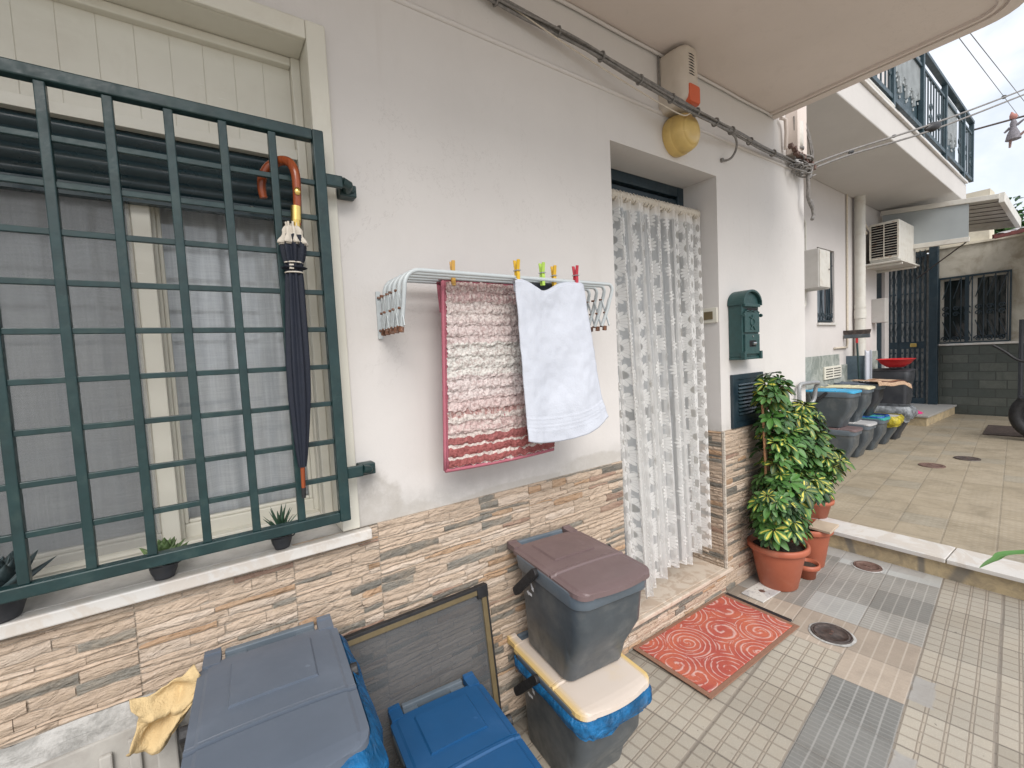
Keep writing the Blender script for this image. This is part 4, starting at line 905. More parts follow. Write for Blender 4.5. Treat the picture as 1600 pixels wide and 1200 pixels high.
t=thing('inspection_plate','white square inspection plate with a finger hole beside the flowerpot','access plate',(2.505,-.135,0),R(-2))
b=MB(); b.box(-.105,.105,-.062,.062,.001,.008); b.build('plate',mat('speckled white plate',lambda g,p:(lambda P:{'Base Color':g.mix(g.ss(g.noise(P,80,3),.60,.68),g.mix(g.ss(g.noise(P,9,4),.5,.6)*.6,(.58,.57,.54),(.33,.33,.35)),(.25,.22,.2))})(g.pos()),(.6,.6,.6),.6),t,.002)
b=MB(); b.lathe([(0,.0088),(.010,.0088),(.012,.0083),(.016,.0086),(.017,.008)],(0,0,0),16); b.build('finger_hole',M['rustiron'],t)
t=thing('doormat','dark grey mat on the patio in front of the dark stone wall','doormat',(8.5,-.42,.119),R(5))
b=MB(); b.box(-.42,.42,-.30,.30,.001,.014); b.build('pile',M['iron'],t,.004)
# ---------------------------------------------------------------- bins
def bin_(name,label,lid,loc,rz,sc_=(1,1,1),body='binbody',rim='rim',mark=True,group='lidded household waste bins',handle=True,lidname=None,h=.355):
    t=thing(name,label,'waste bin',loc,rz,group); H=h*sc_[2]; W,D=.302*sc_[0],.405*sc_[1]
    def ring(w,d,z,r=.03,cy=0,n=6): return [(u,v+cy,z) for u,v in rrect(w,d,r,n)]
    b=MB(); rings=[ring(W*.77,D*.64,.002,.03,.046),ring(W*.79,D*.66,.008,.035,.046),ring(W*.845,D*.78,H*.45,.040,.024),ring(W*.90,D*.90,H*.80,.045,.006),ring(W*.93,D*.93,H*.93,.048)]
    loft(b,rings,True,False); rin=[ring(W*.92,D*.92,H*.93,.045),ring(W*.86,D*.84,H*.5,.04),ring(W*.72,D*.60,.012,.03,.046)]; loft(b,rin,False,True)
    b.build('body',M[body],t)
    b=MB(); loft(b,[ring(W*.93,D*.93,H*.82,.048),ring(W*.96,D*.96,H*.815,.05),ring(W*1.0,D*1.0,H*.955,.055),ring(W*.975,D*.975,H*.966,.052),ring(W*.92,D*.92,H*.960,.048)]); 
    # rear carrying bar moulded with the rim
    b.box(-W*.33,-W*.18,D*.475,D*.56,H*.93,H*.955); b.box(W*.18,W*.33,D*.475,D*.56,H*.93,H*.955); b.box(-W*.33,W*.33,D*.56,D*.60,H*.915,H*.985)
    b.build('rim',M[rim],t,.003)
    # lid: rear panel, hinge bead, front flap
    b=MB(); zt=H*.975
    def dome(u,v,w=W*.985,d=D*.985): 
        return zt+.010*sc_[2]*(1-(2*u-1)**2*.5)*(1-(2*v-1)**2*.4)
    y1=D*.485; y0=-D*.50; yh=-D*.135
    def edge(u,v): # rounded front corners
        y=y1+(y0-y1)*v; ww=W*.985/2
        c=.038
        if y<y0+c: ww-=c-math.sqrt(max(0,c*c-(y0+c-y)**2))
        elif y>y1-.02: ww-=.02-math.sqrt(max(0,.0004-(y-y1+.02)**2))
        x=ww*(2*u-1); bulge=-.018*(1-(2*u-1)**2)*max(0,(v-.8)/.2)
        z=dome(u,v)
        dd=abs(y-yh)
        if dd<.010: z+=-.006 if dd>.004 else .003
        if abs(abs(x)-ww)<.0155*1: z-=.003
        # raised rectangular field on the rear panel
        fx=W*.27; fy0,fy1=D*.03,D*.40
        if abs(x)<fx and fy0<y<fy1: z+=.0055
        if v>.90 or False: z-=.006*((v-.9)/.1)**2
        return Vector((x,y+bulge,z))
    us=sorted(set([0,.004,.03,.05,.228,.232,.768,.772,.95,.97,.996,1]+[k/14 for k in range(15)]))
    vss=sorted(set([k/26 for k in range(27)]+[(y1-yy)/(y1-y0) for yy in (yh+.012,yh+.010,yh+.004,yh+.0035,yh-.0035,yh-.004,yh-.010,yh-.012,D*.03,D*.034,D*.396,D*.40)]+[.96,.975,.985,.992,.997,1]))
    vs=[edge(u,v) for v in vss for u in us]; nu=len(us); nv=len(vss)
    b.add(vs,[(j*nu+i,j*nu+i+1,(j+1)*nu+i+1,(j+1)*nu+i) for j in range(nv-1) for i in range(nu-1)],None,False)
    # skirt
    per=[j*nu for j in range(nv)]+[(nv-1)*nu+i for i in range(1,nu)]+[j*nu+nu-1 for j in range(nv-2,-1,-1)]
    top=[vs[i] for i in per]; bot=[Vector((p.x*1.004,p.y*1.004,p.z-.014)) for p in top]; n_=len(top)
    b.add(top+bot,[(i,i+1,i+1+n_,i+n_) for i in range(n_-1)],None,False)
    # horns of the rear hinge
    for s_ in (-1,1):
        b.box(s_*W*.41-.018,s_*W*.41+.018,y1-.01,D*.585,zt-.012,zt+.006); b.box(s_*W*.41-.017,s_*W*.41+.017,D*.565,D*.60,zt-.018,zt+.010)
    b.keepn=False
    o=b.build('lid',M[lid],t,.0015)
    if handle:
        for s_ in (-1,1):
            b=MB(); T_=Matrix.Translation((s_*W*.525,.03,H*.915))@Matrix.Rotation(R(46),4,'X')@Matrix.Rotation(R(-s_*5),4,'Y')
            b.prism(rrect(.030,.175,.012,3,0,-.068),lambda u,v,d:T_@Vector((d,u,v)),-.007,.009)
            b.build('carry_arm',M['black'],t,.002)
    if mark:
        b=MB(); xo=-W*.455; 
        for k in range(3):
            a=k*2*PI/3+.5; c=(D*.22+.022*math.cos(a),H*.70+.022*math.sin(a)); dv=(-math.sin(a),math.cos(a))
            p=[(c[0]+dv[0]*q+math.cos(a)*w,c[1]+dv[1]*q+math.sin(a)*w) for q,w in ((-.016,-.005),(.006,-.005),(.006,-.010),(.019,0),(.006,.010),(.006,.005),(-.016,.005))]
            b.add([(xo-.0025-.004,v0,z0) for v0,z0 in p],[tuple(range(7))])
        b.build('printed_mark',M['white_mark'],t)
    return t
BN='waste_bin'
bin_(BN,'grey bin with sun-bleached yellow lid and blue bag, under the brown-lidded bin','lid_yellow',(.985,-.262,0),R(-4.5))
bin_(BN,'slate grey bin with brown lid stacked on the yellow-lidded bin','lid_brown',(.998,-.268,.360),R(-6))
bin_(BN,'bright blue lidded bin standing alone before the leaning insect screen','lid_blue',(.505,-.318,0),R(-4.8),mark=False)
bin_(BN,'plain dark grey bin hidden under the all-grey bin near the yellow cloth','lid_grey',(.078,-.33,0),R(-6),mark=False)
bin_(BN,'all-grey bin with green and blue bag edges, nearest the yellow cloth','lid_grey',(.075,-.332,.360),R(-4.7),mark=False,sc_=(1.02,1.08,1.))
# bag skirts
def bag(name,label,mt,loc,rz,W,D,z0,drop,seed,a0=0,a1=1,out=.012,front=True,th=0,n=120,grp=None,wave=1.):
    r=random.Random(seed); base=rrect(W,D,.055,8); m_=len(base); P_=[Vector((u,v,0)) for u,v in base]
    b=MB()
    def fn(u,v):
        f=(a0+(a1-a0)*u)*m_; i=int(f)%m_; k=f-int(f); p=P_[i].lerp(P_[(i+1)%m_],k); nn=p.normalized()
        w=noise.noise((p.x*26,p.y*26,seed+v*2.))*.009*wave+noise.noise((p.x*70,p.y*70,seed+v*3))*.004*wave
        d=drop*(1+.35*noise.noise((p.x*9,p.y*9,seed*2.)))
        prof=out*math.sin(PI*min(1,v*1.1))
        edge=math.sin(PI*max(0.02,min(.98,u)))**.35 if (a1-a0)<.99 else 1
        return Vector((p.x,p.y,z0))+nn*(prof+w*(.3+v)+.003)+Vector((0,0,.006-d*v*edge))
    b.grid(n,14,fn); o=b.build(name,mt,None,0); o.location=loc; o.rotation_euler=(0,0,rz); tag(o,label,'plastic bag',grp); return o
bag('bin_bag','crumpled bright blue bag edge under the yellow lid',M['bag_blue'],(.985,-.262,0),R(-4.5),.301,.404,.318,.060,4,.40,1.06,.012,grp=None)
bag('bin_bag','translucent blue bag spilling from the right of the all-grey bin',M['bag_blue'],(.075,-.332,.360),R(-4.7),.309,.438,.330,.13,9,.60,1.14,.030,wave=1.5)
bag('bin_bag','pale green bag edge outside the blue bag of the all-grey bin',M['bag_green'],(.075,-.332,.360),R(-4.7),.345,.472,.235,.028,13,.62,1.12,.008,wave=1.8)
# ---------------------------------------------------------------- leaning insect screen
t=thing('insect_screen','bronze framed insect screen leaning on the stone skirting behind the blue bin','insect screen',(.50,-.11,0),0)
tilt=Matrix.Rotation(R(-7.5),4,'X'); w0,w1,hh=-.30,.262,.598
b=MB()
for a in ((w0,w0+.020,0,hh),(w1-.018,w1,0,hh)): b.box(a[0],a[1],-.012,.008,a[2],a[3],tilt)
b.box(w0+.020,w1-.018,-.0105,.0065,hh-.018,hh,tilt); b.box(w0+.020,w1-.018,-.0105,.0065,0,.018,tilt); b.build('frame',M['gold'],t,.002)
b=MB(); b.box(w0-.004,w1+.004,-.013,.009,hh,hh+.010,tilt); b.box(w1,w1+.006,-.013,.009,0,hh,tilt); b.box(w1-.035,w1+.007,-.015,.010,hh-.030,hh+.011,tilt); b.build('black_gasket',M['black'],t,.0015)
b=MB(); b.add([tilt@Vector(p) for p in ((w0+.020,-.004,.018),(w1-.018,-.004,.018),(w1-.018,-.004,hh-.018),(w0+.020,-.004,hh-.018))],[(0,1,2,3)],None,False,[(0,0),(1,0),(1,1),(0,1)]); b.build('mesh',M['mesh'],t)
# stone slab and yellow cloth at the far left
t=thing('stone_slab','grooved grey stone slab leaning on the cement under the skirting, beside the all-grey bin','stone slab',(-.17,-.06,0),R(4))
tl=Matrix.Rotation(R(-6),4,'X')
b=MB(); b.box(-.25,.055,-.012,.03,0,.575,tl); b.box(.015,.055,-.04,-.012,0,.590,tl)
for i in range(5): b.box(-.235+i*.050,-.212+i*.050,-.026,-.012,.0,.555-.012*(4-i),tl)
b.build('slab',M['concslab'],t,.004)
t=thing('dust_cloth','crumpled pale yellow cloth draped over the stone slab','cloth',(-.125,-.085,.60))
b=MB()
def ragf(u,v):
    x=-.058+.118*u+.012*math.sin(v*5)+.005*noise.noise((v*6,u*3,4)); z=.100-.135*v+.035*u*(1-v)-.02*math.sin(u*3)+.065*u*v+.006*noise.noise((u*5,v*3,8))
    y=-.035-.014*math.sin(u*7+v*4)*.7-.018*v-.009*math.sin(v*11-u*6)-.020*noise.noise((u*4,v*4,1))-.010*abs(noise.noise((u*5+v*3,v*4-u*4,3)))-.0012*noise.noise((u*24,v*24,6))
    if v>.8: y+=.02*(v-.8)*5
    return Vector((x,y,z))
b.grid(50,60,ragf); b.build('cloth',M['rag'],t,solid=.003)
# ---------------------------------------------------------------- potted plants
def leaflet(mb,p,d,l,w,nrm,droop,col):
    sd_=d.cross(nrm).normalized(); N=5; vs=[]; uv=[]
    for k in range(N+1):
        t=k/N; ww=w*math.sin(PI*(.05+.90*t)**1.25)+.0008
        q=p+d*l*t+Vector((0,0,-1))*droop*l*t*t+nrm*0
        cup=nrm*ww*.35
        vs+=[q-sd_*ww+cup,q,q+sd_*ww+cup]; uv+=[(0,t),(.5,t),(1,t)]
    fs=[]
    for k in range(N):
        a=k*3; fs+=[(a,a+1,a+4,a+3),(a+1,a+2,a+5,a+4)]
    mb.add(vs,fs,col,True,uv)
def umbel(mb,c,ax,r,rr,yel,sc_=1.):
    ax=ax.normalized(); a=Vector((0,0,1)) if abs(ax.z)<.9 else Vector((1,0,0)); u=ax.cross(a).normalized(); v=ax.cross(u)
    n=rr.choice([7,8,8,9]); ph=rr.uniform(0,6); br=rr.choice([.05,.25,.45,.7,1.])
    for k in range(n):
        q=ph+2*PI*k/n+rr.uniform(-.12,.12); d=(math.cos(q)*u+math.sin(q)*v+ax*rr.uniform(-.05,.35)).normalized()
        l=r*rr.uniform(.8,1.1)*sc_; y=yel*rr.choice([.2,.6,1.,1.]) if yel>0 else 0
        leaflet(mb,c+d*.010,d,l,l*.235*rr.uniform(.85,1.15),(ax+d*.001).normalized(),rr.uniform(.05,.40),(min(1,max(0,br+rr.uniform(-.25,.25))),y,0))
def plant(name,label,loc,potr,poth,cl,stems,seed,nleaf,yelp):
    t=thing(name,label,'potted plant',loc); rr=random.Random(seed)
    b=MB(); R1=potr; prof=[(0,.002),(R1*.62,.002),(R1*.66,.008),(R1*.92,poth*.84),(R1*.93,poth*.86),(R1*1.03,poth*.865),(R1*1.06,poth*.89),(R1*1.06,poth*.97),(R1*1.03,poth),(R1*.95,poth),(R1*.91,poth*.95),(R1*.88,poth*.80)]
    b.lathe(prof,(0,0,0),48); b.build('pot',M['terracotta'],t)
    b=MB(); b.grid(30,8,lambda u,v:Vector((R1*.90*v*math.cos(2*PI*u),R1*.90*v*math.sin(2*PI*u),poth*.86+.008*noise.noise((u*20,v*9,seed))))); b.build('soil',M['soil'],t)
    b=MB(); fo=MB()
    for s_ in stems:
        b.tube([Vector(p)*1. for p in poly([(rr.uniform(-.02,.02),rr.uniform(-.02,.02),poth*.8)]+s_,4)],[.009-.005*k/(len(s_)*4) for k in range(len(s_)*4+1)],7)
    for (cx,cy,cz,rx,ry,rz_,n) in cl:
        for i in range(n):
            while True:
                p=Vector((rr.uniform(-1,1),rr.uniform(-1,1),rr.uniform(-1,1)))
                if .35<p.length<1: break
            if rr.random()<.75: p=p.normalized()*rr.uniform(.72,1.02)
            c=Vector((cx+p.x*rx,cy+p.y*ry,cz+p.z*rz_)); ax=Vector((p.x*.9,p.y*.9,.75+p.z*.4))
            umbel(fo,c,ax,nleaf,rr,(1. if rr.random()<yelp else 0.),rr.uniform(.65,1.25))
            if rr.random()<.6: b.tube([c,Vector((cx+p.x*rx*.2,cy+p.y*ry*.2,c.z-.06))],.0022,5)
    b.build('stem',M['bark'],t); fo.build('foliage',M['leaf'],t)
    return t
plant('potted_schefflera','tall green and yellow schefflera in the large round terracotta pot nearest the doormat',(2.665,-.150,0),.150,.255,
  [(-.12,-.04,.54,.12,.10,.09,46),(-.02,-.02,.39,.16,.13,.09,66),(.03,-.04,.60,.15,.13,.13,80),(.09,-.02,.80,.12,.11,.10,34),(.02,.02,.97,.10,.09,.11,34),(-.04,.0,.80,.08,.08,.10,18),(-.0,.02,1.15,.085,.07,.09,30),(-.09,.0,1.13,.06,.05,.04,10)],
  [[(-.03,0,.5),(-.06,.03,.8),(-.04,.02,1.18)],[(.02,0,.45),(.08,-.02,.7)]],3,.058,.42)
plant('potted_schefflera','bushy yellow-variegated schefflera in the second terracotta pot, behind the larger pot',(3.06,-.155,0),.122,.255,
  [(-.02,.0,.55,.14,.12,.12,58),(.0,.02,.76,.15,.12,.12,60),(-.06,.02,.94,.12,.10,.09,36),(.08,-.05,.66,.13,.11,.11,46)],
  [[(-.02,0,.5),(-.05,.02,.85)],[(.03,0,.5),(.07,-.02,.66)]],8,.058,.62)
t=thing('plant_stake','pair of reddish bamboo stakes standing in the large pot','stake',(2.60,-.125,.21))
b=MB(); b.tube([(0,0,0),(-.012,0,.5),(-.02,.01,.90)],.007,8); b.tube([(.035,-.01,0),(.03,-.01,.62)],.008,8); b.build('cane',M['stakewood'],t)
t=thing('roof_tile','broken beige tile laid across the rim of the second terracotta pot','tile',(3.05,-.235,.258),R(10))
b=MB(); b.prism([(-.09,-.055),(.08,-.07),(.095,.05),(-.06,.06)],lambda u,v,d:(u,v,d),.0,.014); o=b.build('tile_piece',M['tilelid'],t,.002)
t=thing('flowerpot','small empty terracotta pot tucked between the two large pots','flowerpot',(2.875,-.215,0))
b=MB(); b.lathe([(0,.002),(.045,.002),(.052,.055),(.066,.060),(.070,.066),(.068,.088),(.060,.089),(.055,.07)],(0,0,0),30); b.build('pot',M['terracotta'],t)
b=MB(); b.lathe([(0,.07),(.056,.07)],(0,0,0),20); b.build('soil',M['soil'],t)
t=thing('flowerpot','low terracotta bowl on the patio edge behind the schefflera leaves','flowerpot',(3.62,.02,.125))
b=MB(); b.lathe([(0,.002),(.07,.002),(.095,.10),(.112,.105),(.114,.13),(.10,.131),(.09,.10)],(0,0,0),32); b.build('pot',M['terracotta'],t)
b=MB(); b.lathe([(0,.105),(.092,.105)],(0,0,0),20); b.build('soil',M['soil'],t)
# strap-leaved plant entering from the right
t=thing('strap_leaf_plant','plant with long arching strap leaves reaching over the marble edging at the right','plant',(3.15,-1.75,0))
b=MB(); b.lathe([(0,.002),(.09,.002),(.125,.22),(.14,.225),(.14,.25),(.12,.251),(.115,.2)],(0,0,0),32); b.build('pot',M['terracotta'],t)
b=MB()
def strap(pts,w,mb,c=(.8,0,0)):
    P_=poly(pts,6); n=len(P_); vs=[]; uv=[]
    for k,p in enumerate(P_):
        d=(P_[min(k+1,n-1)]-P_[max(k-1,0)]).normalized(); s_=d.cross(Vector((0,0,1)))
        s_=s_.normalized() if s_.length>.01 else Vector((1,0,0)); ww=w*(1-(k/(n-1))**3)*(.5+.5*min(1,k/4.)); cup=Vector((0,0,ww*.5)); vs+=[p-s_*ww+cup,p,p+s_*ww+cup]; uv+=[(0,k/n),(.5,k/n),(1,k/n)]
    fs=[]
    for k in range(n-1): a=k*3; fs+=[(a,a+1,a+4,a+3),(a+1,a+2,a+5,a+4)]
    mb.add(vs,fs,c,True,uv)
tip=Vector((2.525,-.986,.45))-Vector((3.15,-1.75,0)); p1=Vector((2.78,-1.072,.462))-Vector((3.15,-1.75,0))
strap([(0,0,.2),(-.12,.30,.50),p1,tip+Vector((.09,-.03,.015)),tip],.021,b,(1.,0,0))
tip2=alongr(ray2:=Vector((.953,.10,-.0)),2.9) if False else Vector((3.05,-1.02,.62))
for k in range(9):
    a=R(-150+k*33); 
    if 20<(math.degrees(a)%360)<170: continue
    strap([(0,0,.2),(.16*math.cos(a),.16*math.sin(a),.55),(.38*math.cos(a),.38*math.sin(a),.60),(.58*math.cos(a),.58*math.sin(a),.42)],.02,b,(.7,0,0))
b.build('leaves',M['leaf'],t)
# ---------------------------------------------------------------- neighbouring house
nh=thing('neighbour_house','pale pink neighbouring house with green stone skirting and an upper balcony','house',(5.,.8,0))
o4=Matrix.Translation((-5.,-.8,0))
b=MB(); b.box(3.45,5.80,.8,1.1,0,6.5,o4); b.box(5.80,6.33,.8,1.1,0,1.60,o4); b.box(5.80,6.33,.8,1.1,2.47,6.5,o4); b.box(6.33,7.95,.8,1.1,0,6.5,o4); b.box(7.95,10.3,.8,1.1,2.62,6.5,o4); b.box(8.42,8.62,.82,1.1,.1,2.62,o4)
b.build('wall',M['plaster_nb'],nh)
b=MB(); b.box(3.45,6.45,.788,.7995,.12,1.235,o4); b.box(6.45,6.9,.785,.7995,.12,1.10,o4); b.box(7.5,7.95,.787,.7995,.12,1.23,o4); b.build('skirting',M['greenstone'],nh,.004)
b=MB(); b.box(3.6,8.75,.02,.7995,3.2,3.44,o4); b.build('balcony_slab',M['soffit_nb'],nh,.01)
b=MB(); b.box(3.8,4.4,.03,.06,3.441,3.50,o4); b.box(3.6,8.7,-.005,.06,3.441,3.465,o4); b.build('balcony_edge',M['marble'],nh,.004)
b=MB(); b.tube([(-1.0,-.77,3.50),(.30,-.77,3.49)],.03,8); b.build('edge_pipe',M['white_pl'],nh)
wn_=MB(); frame(wn_,5.80,6.33,1.62,2.47,.03,.84,.88)
for i,v in enumerate(wn_.v): wn_.v[i]=tuple(o4@Vector(v))
wn2=wn_.build('window',M['blue_metal'],nh)
b=MB(); b.box(5.78,6.35,.775,.84,1.59,1.615,o4); b.build('window_sill',M['marble'],wn2)
b=MB(); b.box(5.82,6.31,.90,.905,1.62,2.46,o4); b.build('pane',M['doorglass'],wn2)
def scroll(mb,cx,cz,r,fn,s=1,rad=.006):
    mb.tube([fn(cx+s*r*(1-k/22)*math.cos(.5*k),cz+r*(1-k/22)*math.sin(.5*k)) for k in range(18)],rad,5)
b=MB(); F=lambda u,z:(u-5.,.02,z)
for k in range(6):
    x=5.84+k*.09; b.tube([F(x,1.63),F(x+(.03 if k%2 else -.03),1.9),F(x,2.15),F(x,2.46)],.007,5)
    scroll(b,x+.02,1.70,.035,F,1 if k%2 else -1,.006)
b.tube([F(5.81,1.64),F(6.32,1.64)],.008,5); b.tube([F(5.81,2.3),F(6.32,2.3)],.008,5); b.build('window_bars',M['blue_metal'],wn2)
b=MB(); b.box(5.92,6.46,.770,.787,.95,1.10,o4); vq=b.build('wall_vent',M['cream_pvc'],nh,.003)
b=MB()
for i in range(4):
    for j in range(2): b.box(5.96+j*.25,6.17+j*.25,.768,.7698,.975+i*.03,.985+i*.03,o4)
b.build('vent_slot',M['dark_hole'],vq)
dr=MB(); dr.box(7.96,8.41,.86,.90,.12,2.62,o4); dr=dr.build('door',M['blue_metal'],nh)
b=MB()
for i in range(7): b.box(7.98+i*.062,8.02+i*.062,.850,.8595,.2,2.6,o4)
b.build('door_slat',M['blue_metal'],dr,.004)
b=MB(); b.tube([(1.36,-.06,2.62) if False else (.36,-.02,1.95),(.36,-.02,2.62),(.30,-.02,2.66),(.10,-.02,2.66)],.018,8); b.tube([(.43,-.02,1.95),(.43,-.02,2.68),(.36,-.02,2.74),(.10,-.02,2.74)],.014,8); b.tube([(.32,-.05,1.95),(.32,-.05,1.80),(.28,-.05,1.76),(.22,-.05,1.78),(.20,-.05,1.9)],.016,8); b.build('meter_conduit',M['white_pl'],nh)
b=MB(); b.tube([(1.72,-.015,3.2),(1.72,-.015,1.36),(1.70,-.015,1.31),(1.28,-.015,1.31)],.012,7); b.build('wall_cable',M['cable_pale'],nh)
nb(nh)
rl=thing('balcony_railing','blue-green iron balcony railing with slatted privacy panels on the neighbouring house','railing',(5.,.8,3.44))
o5=Matrix.Translation((-5.,-.8,-3.44)); ry=.055; XE=9.35; gm=M['blue_metal']
gm=worn('blue-green railing paint',(.026,.052,.066),.45,.1,10)
b=MB(); b.box(4.3,XE,ry-.03,ry+.03,4.41,4.45,o5); b.box(4.3,XE,ry-.018,ry+.018,3.60,3.645,o5); b.box(4.3,XE,ry-.012,ry+.012,4.25,4.28,o5); b.build('rail',gm,rl,.003)
for x in (4.35,5.42,6.50,7.60,8.70,XE-.02):
    b=MB(); b.box(x-.025,x+.025,ry-.025,ry+.025,3.44 if x<8.75 else 3.60,4.41,o5); b.build('post',gm,rl,.003)
b=MB(); 
for k in range(38):
    x=4.45+k*.13
    if x>XE-.05: break
    if 5.48<x<6.6 or 7.62<x<8.45: continue
    b.tube([(x-5.,ry-.8,.20),(x-5.,ry-.8,.82)],.008,5)
    if k%3==1: scroll(b,x-5.,.52,.05,lambda u,z:(u,ry-.8,z),1,.009); scroll(b,x-5.,.40,.05,lambda u,z:(u,ry-.8,z),-1,.009)
b.build('balusters',gm,rl)
pnl=worn('pale reed panel',(.36,.39,.40),.7,.1,10)
r=random.Random(4)
for (x0,x1) in ((5.50,6.62),(7.62,8.45)):
    b=MB(); n=int((x1-x0)/.045)
    for k in range(n):
        x=x0+k*.045; z1=4.40; z0=3.66
        b.box(x,x+.040,ry+.030,ry+.036,z0,z1,o5,None,0)
        if 1<k<n-1:
            hh=.16+.30*abs(math.sin(k*.55))+r.uniform(0,.06); b.box(x+.010,x+.028,ry+.006,ry+.0295,z0+hh*.6,z1-.05,o5,None,1)
            b.tube([(x+.02-5.,ry+.026-.8,z0+hh*.6-.02-3.44),(x+.02-5.,ry+.024-.8,z0+hh*.6-.045-3.44)],.008,5,None,mi=1)
    b.build('privacy_panel',[gm,pnl],rl)
nb(rl)
t=thing('vent_box','small white slatted vent unit standing on the neighbour balcony','vent',(5.62,.10,3.47))
b=MB(); b.box(-.12,.12,-.03,.14,0,.17); b.build('case',M['white_pl'],t,.008)
b=MB()
for i in range(4): b.box(-.1215,-.1202,.0,.11,.03+i*.034,.045+i*.034); b.box(-.09,.09,-.0315,-.0302,.03+i*.034,.045+i*.034)
b.build('slot',M['dark_hole'],t); nb(t)
for (x,lab) in ((4.75,'orange terracotta planter behind the near end of the balcony railing'),(8.95,'orange cardboard box behind the far end of the balcony railing')):
    t=thing('planter_box',lab,'planter',(x,.25,3.441)); b=MB(); loft(b,[[(u*s_,v*s_,z) for u,v in rrect(.5 if x<5 else .3,.2,.03,3)] for z,s_ in ((0,.85),(.16,1.),(.18,1.04),(.18,.95),(.10,.9))],True,False); b.build('planter',M['darkfabric2'],t); nb(t)
t=thing('meter_box','grey plastic meter box on the neighbour wall with pipes','meter box',(5.22,.8,1.95))
b=MB(); b.box(0,.30,-.215,-.001,0,.40); b.build('box_body',M['grey_box'],t,.008)
b=MB(); b.box(.012,.288,-.222,-.216,.012,.388); b.build('cover',M['white_pl'],t,.004)
b=MB(); b.tube([(.25,-.223,.20),(.25,-.228,.20)],.009,8); b.build('lock',M['iron'],t); nb(t)
t=thing('downpipe','cream plastic downpipe on the neighbour wall','downpipe',(6.98,.725,.12))
b=MB(); b.tube([(0,0,.9),(0,0,3.08)],.058,16); b.tube([(0,0,1.55),(0,0,1.66)],.066,16); b.tube([(0,0,1.68),(0,0,1.72)],.063,16); b.tube([(0,0,.0),(0,0,.9)],.052,16); b.build('pipe',M['white_pl'],t); nb(t)
t=thing('wall_cabinet','small grey cabinet on the neighbour wall left of the blue door','cabinet',(7.72,.8,1.62))
b=MB(); b.box(0,.16,-.15,-.001,0,.33); b.build('box_body',M['grey_box'],t,.006); b=MB(); b.box(.15,.20,-.10,-.02,.20,.32); b.build('side_box',M['iron'],t,.004); nb(t)
# AC outdoor unit
t=thing('air_conditioner','rusty white air conditioner outdoor unit on a wall bracket','air conditioner',(7.30,.41,2.36))
b=MB(); b.box(0,.80,0,.30,.03,.53); b.build('case',M['white_pl'],t,.012)
b=MB(); frame(b,-.30,-.0,.06,.51,.018,-.004,.0)
for i,v in enumerate(b.v): x,y,z=v; b.v[i]=(-.012+y,-x-.0,z)
b.build('guard_frame',M['rustwhite'],t)
b=MB()
for i in range(13): b.tube([(-.012,.02,.085+i*.032),(-.012,.285,.085+i*.032)],.0035,5)
b.tube([(-.014,.15,.07),(-.014,.15,.50)],.006,5); b.build('guard_bar',M['rustwhite'],t)
b=MB(); b.box(-.004,-.001,.02,.28,.075,.495); b.build('coil',M['dark_hole'],t)
b=MB(); b.box(-.05,.86,-.03,.41,.0,.02); b.box(.05,.08,-.02,.41,-.03,-.001); b.box(.70,.73,-.02,.41,-.03,-.001); b.build('bracket',M['white_pl'],t,.004)
b=MB(); b.tube(poly([(-.0,.33,.42),(-.06,.36,.50),(-.10,.38,.55),(-.04,.39,.60),(.05,.40,.56)],5),.014,7); b.tube(poly([(-.0,.31,.46),(-.05,.34,.56),(.0,.38,.62),(.1,.40,.58)],5),.010,7); b.build('refrigerant_pipe',M['cable_pale'],t); nb(t)
# canopy over the neighbour's door
t=thing('door_canopy','cream aluminium door canopy with a grey side panel','canopy',(8.,.85,2.6))
al=M['alu']; 
def Q(x,y,z): return Vector((x-8.,y-.85,z-2.6))
def bar(mb,a,c,w,h=None):
    a=Vector(a); c=Vector(c); h=h or w; d=(c-a).normalized(); s_=d.cross(Vector((0,0,1))).normalized(); u=s_.cross(d)
    vs=[p+s_*sx*w/2+u*sz*h/2 for p in (a,c) for sx,sz in ((-1,-1),(1,-1),(1,1),(-1,1))]
    mb.add(vs,[(0,1,2,3),(7,6,5,4),(0,4,5,1),(1,5,6,2),(2,6,7,3),(3,7,4,0)])
b=MB(); 
for (y0,z0,y1,z1) in ((.86,3.15,-.28,3.03),(.86,2.63,-.03,2.585)): bar(b,Q(8,y0,z0),Q(8,y1,z1),.05,.06)
bar(b,Q(8,-.03,3.06),Q(8,-.03,2.56),.06,.06); bar(b,Q(8,.83,3.15),Q(8,.83,2.6),.05); 
bar(b,Q(7.98,-.30,3.01),Q(9.15,-.30,2.85),.05,.12); bar(b,Q(9.15,-.30,2.85),Q(9.15,.86,2.97),.05,.08)
b.build('frame',al,t,.004)
b=MB(); b.add([Q(8,.84,3.12),Q(8,-.02,3.02),Q(8,-.02,2.60),Q(8,.84,2.64)],[(0,1,2,3)]); b.build('side_panel',M['polyc'],t,solid=.006)
b=MB()
for i in range(7):
    x0=8.02+i*.16; dz=-.0*i; z_=lambda x,y:3.03+.105*(y+.28)-.14*(x-8.)+.0
    b.add([Q(x0,.86,z_(x0,.86)),Q(x0,-.27,z_(x0,-.27)),Q(x0+.145,-.27,z_(x0+.145,-.27)),Q(x0+.145,.86,z_(x0+.145,.86))],[(0,1,2,3)])
    b.add([Q(x0+.145,.86,z_(x0,.86)-.02),Q(x0+.145,-.27,z_(x0,-.27)-.02),Q(x0+.16,-.27,z_(x0,-.27)-.02),Q(x0+.16,.86,z_(x0,.86)-.02)],[(0,1,2,3)])
b.build('roof_slats',al,t,solid=.01)
b=MB()
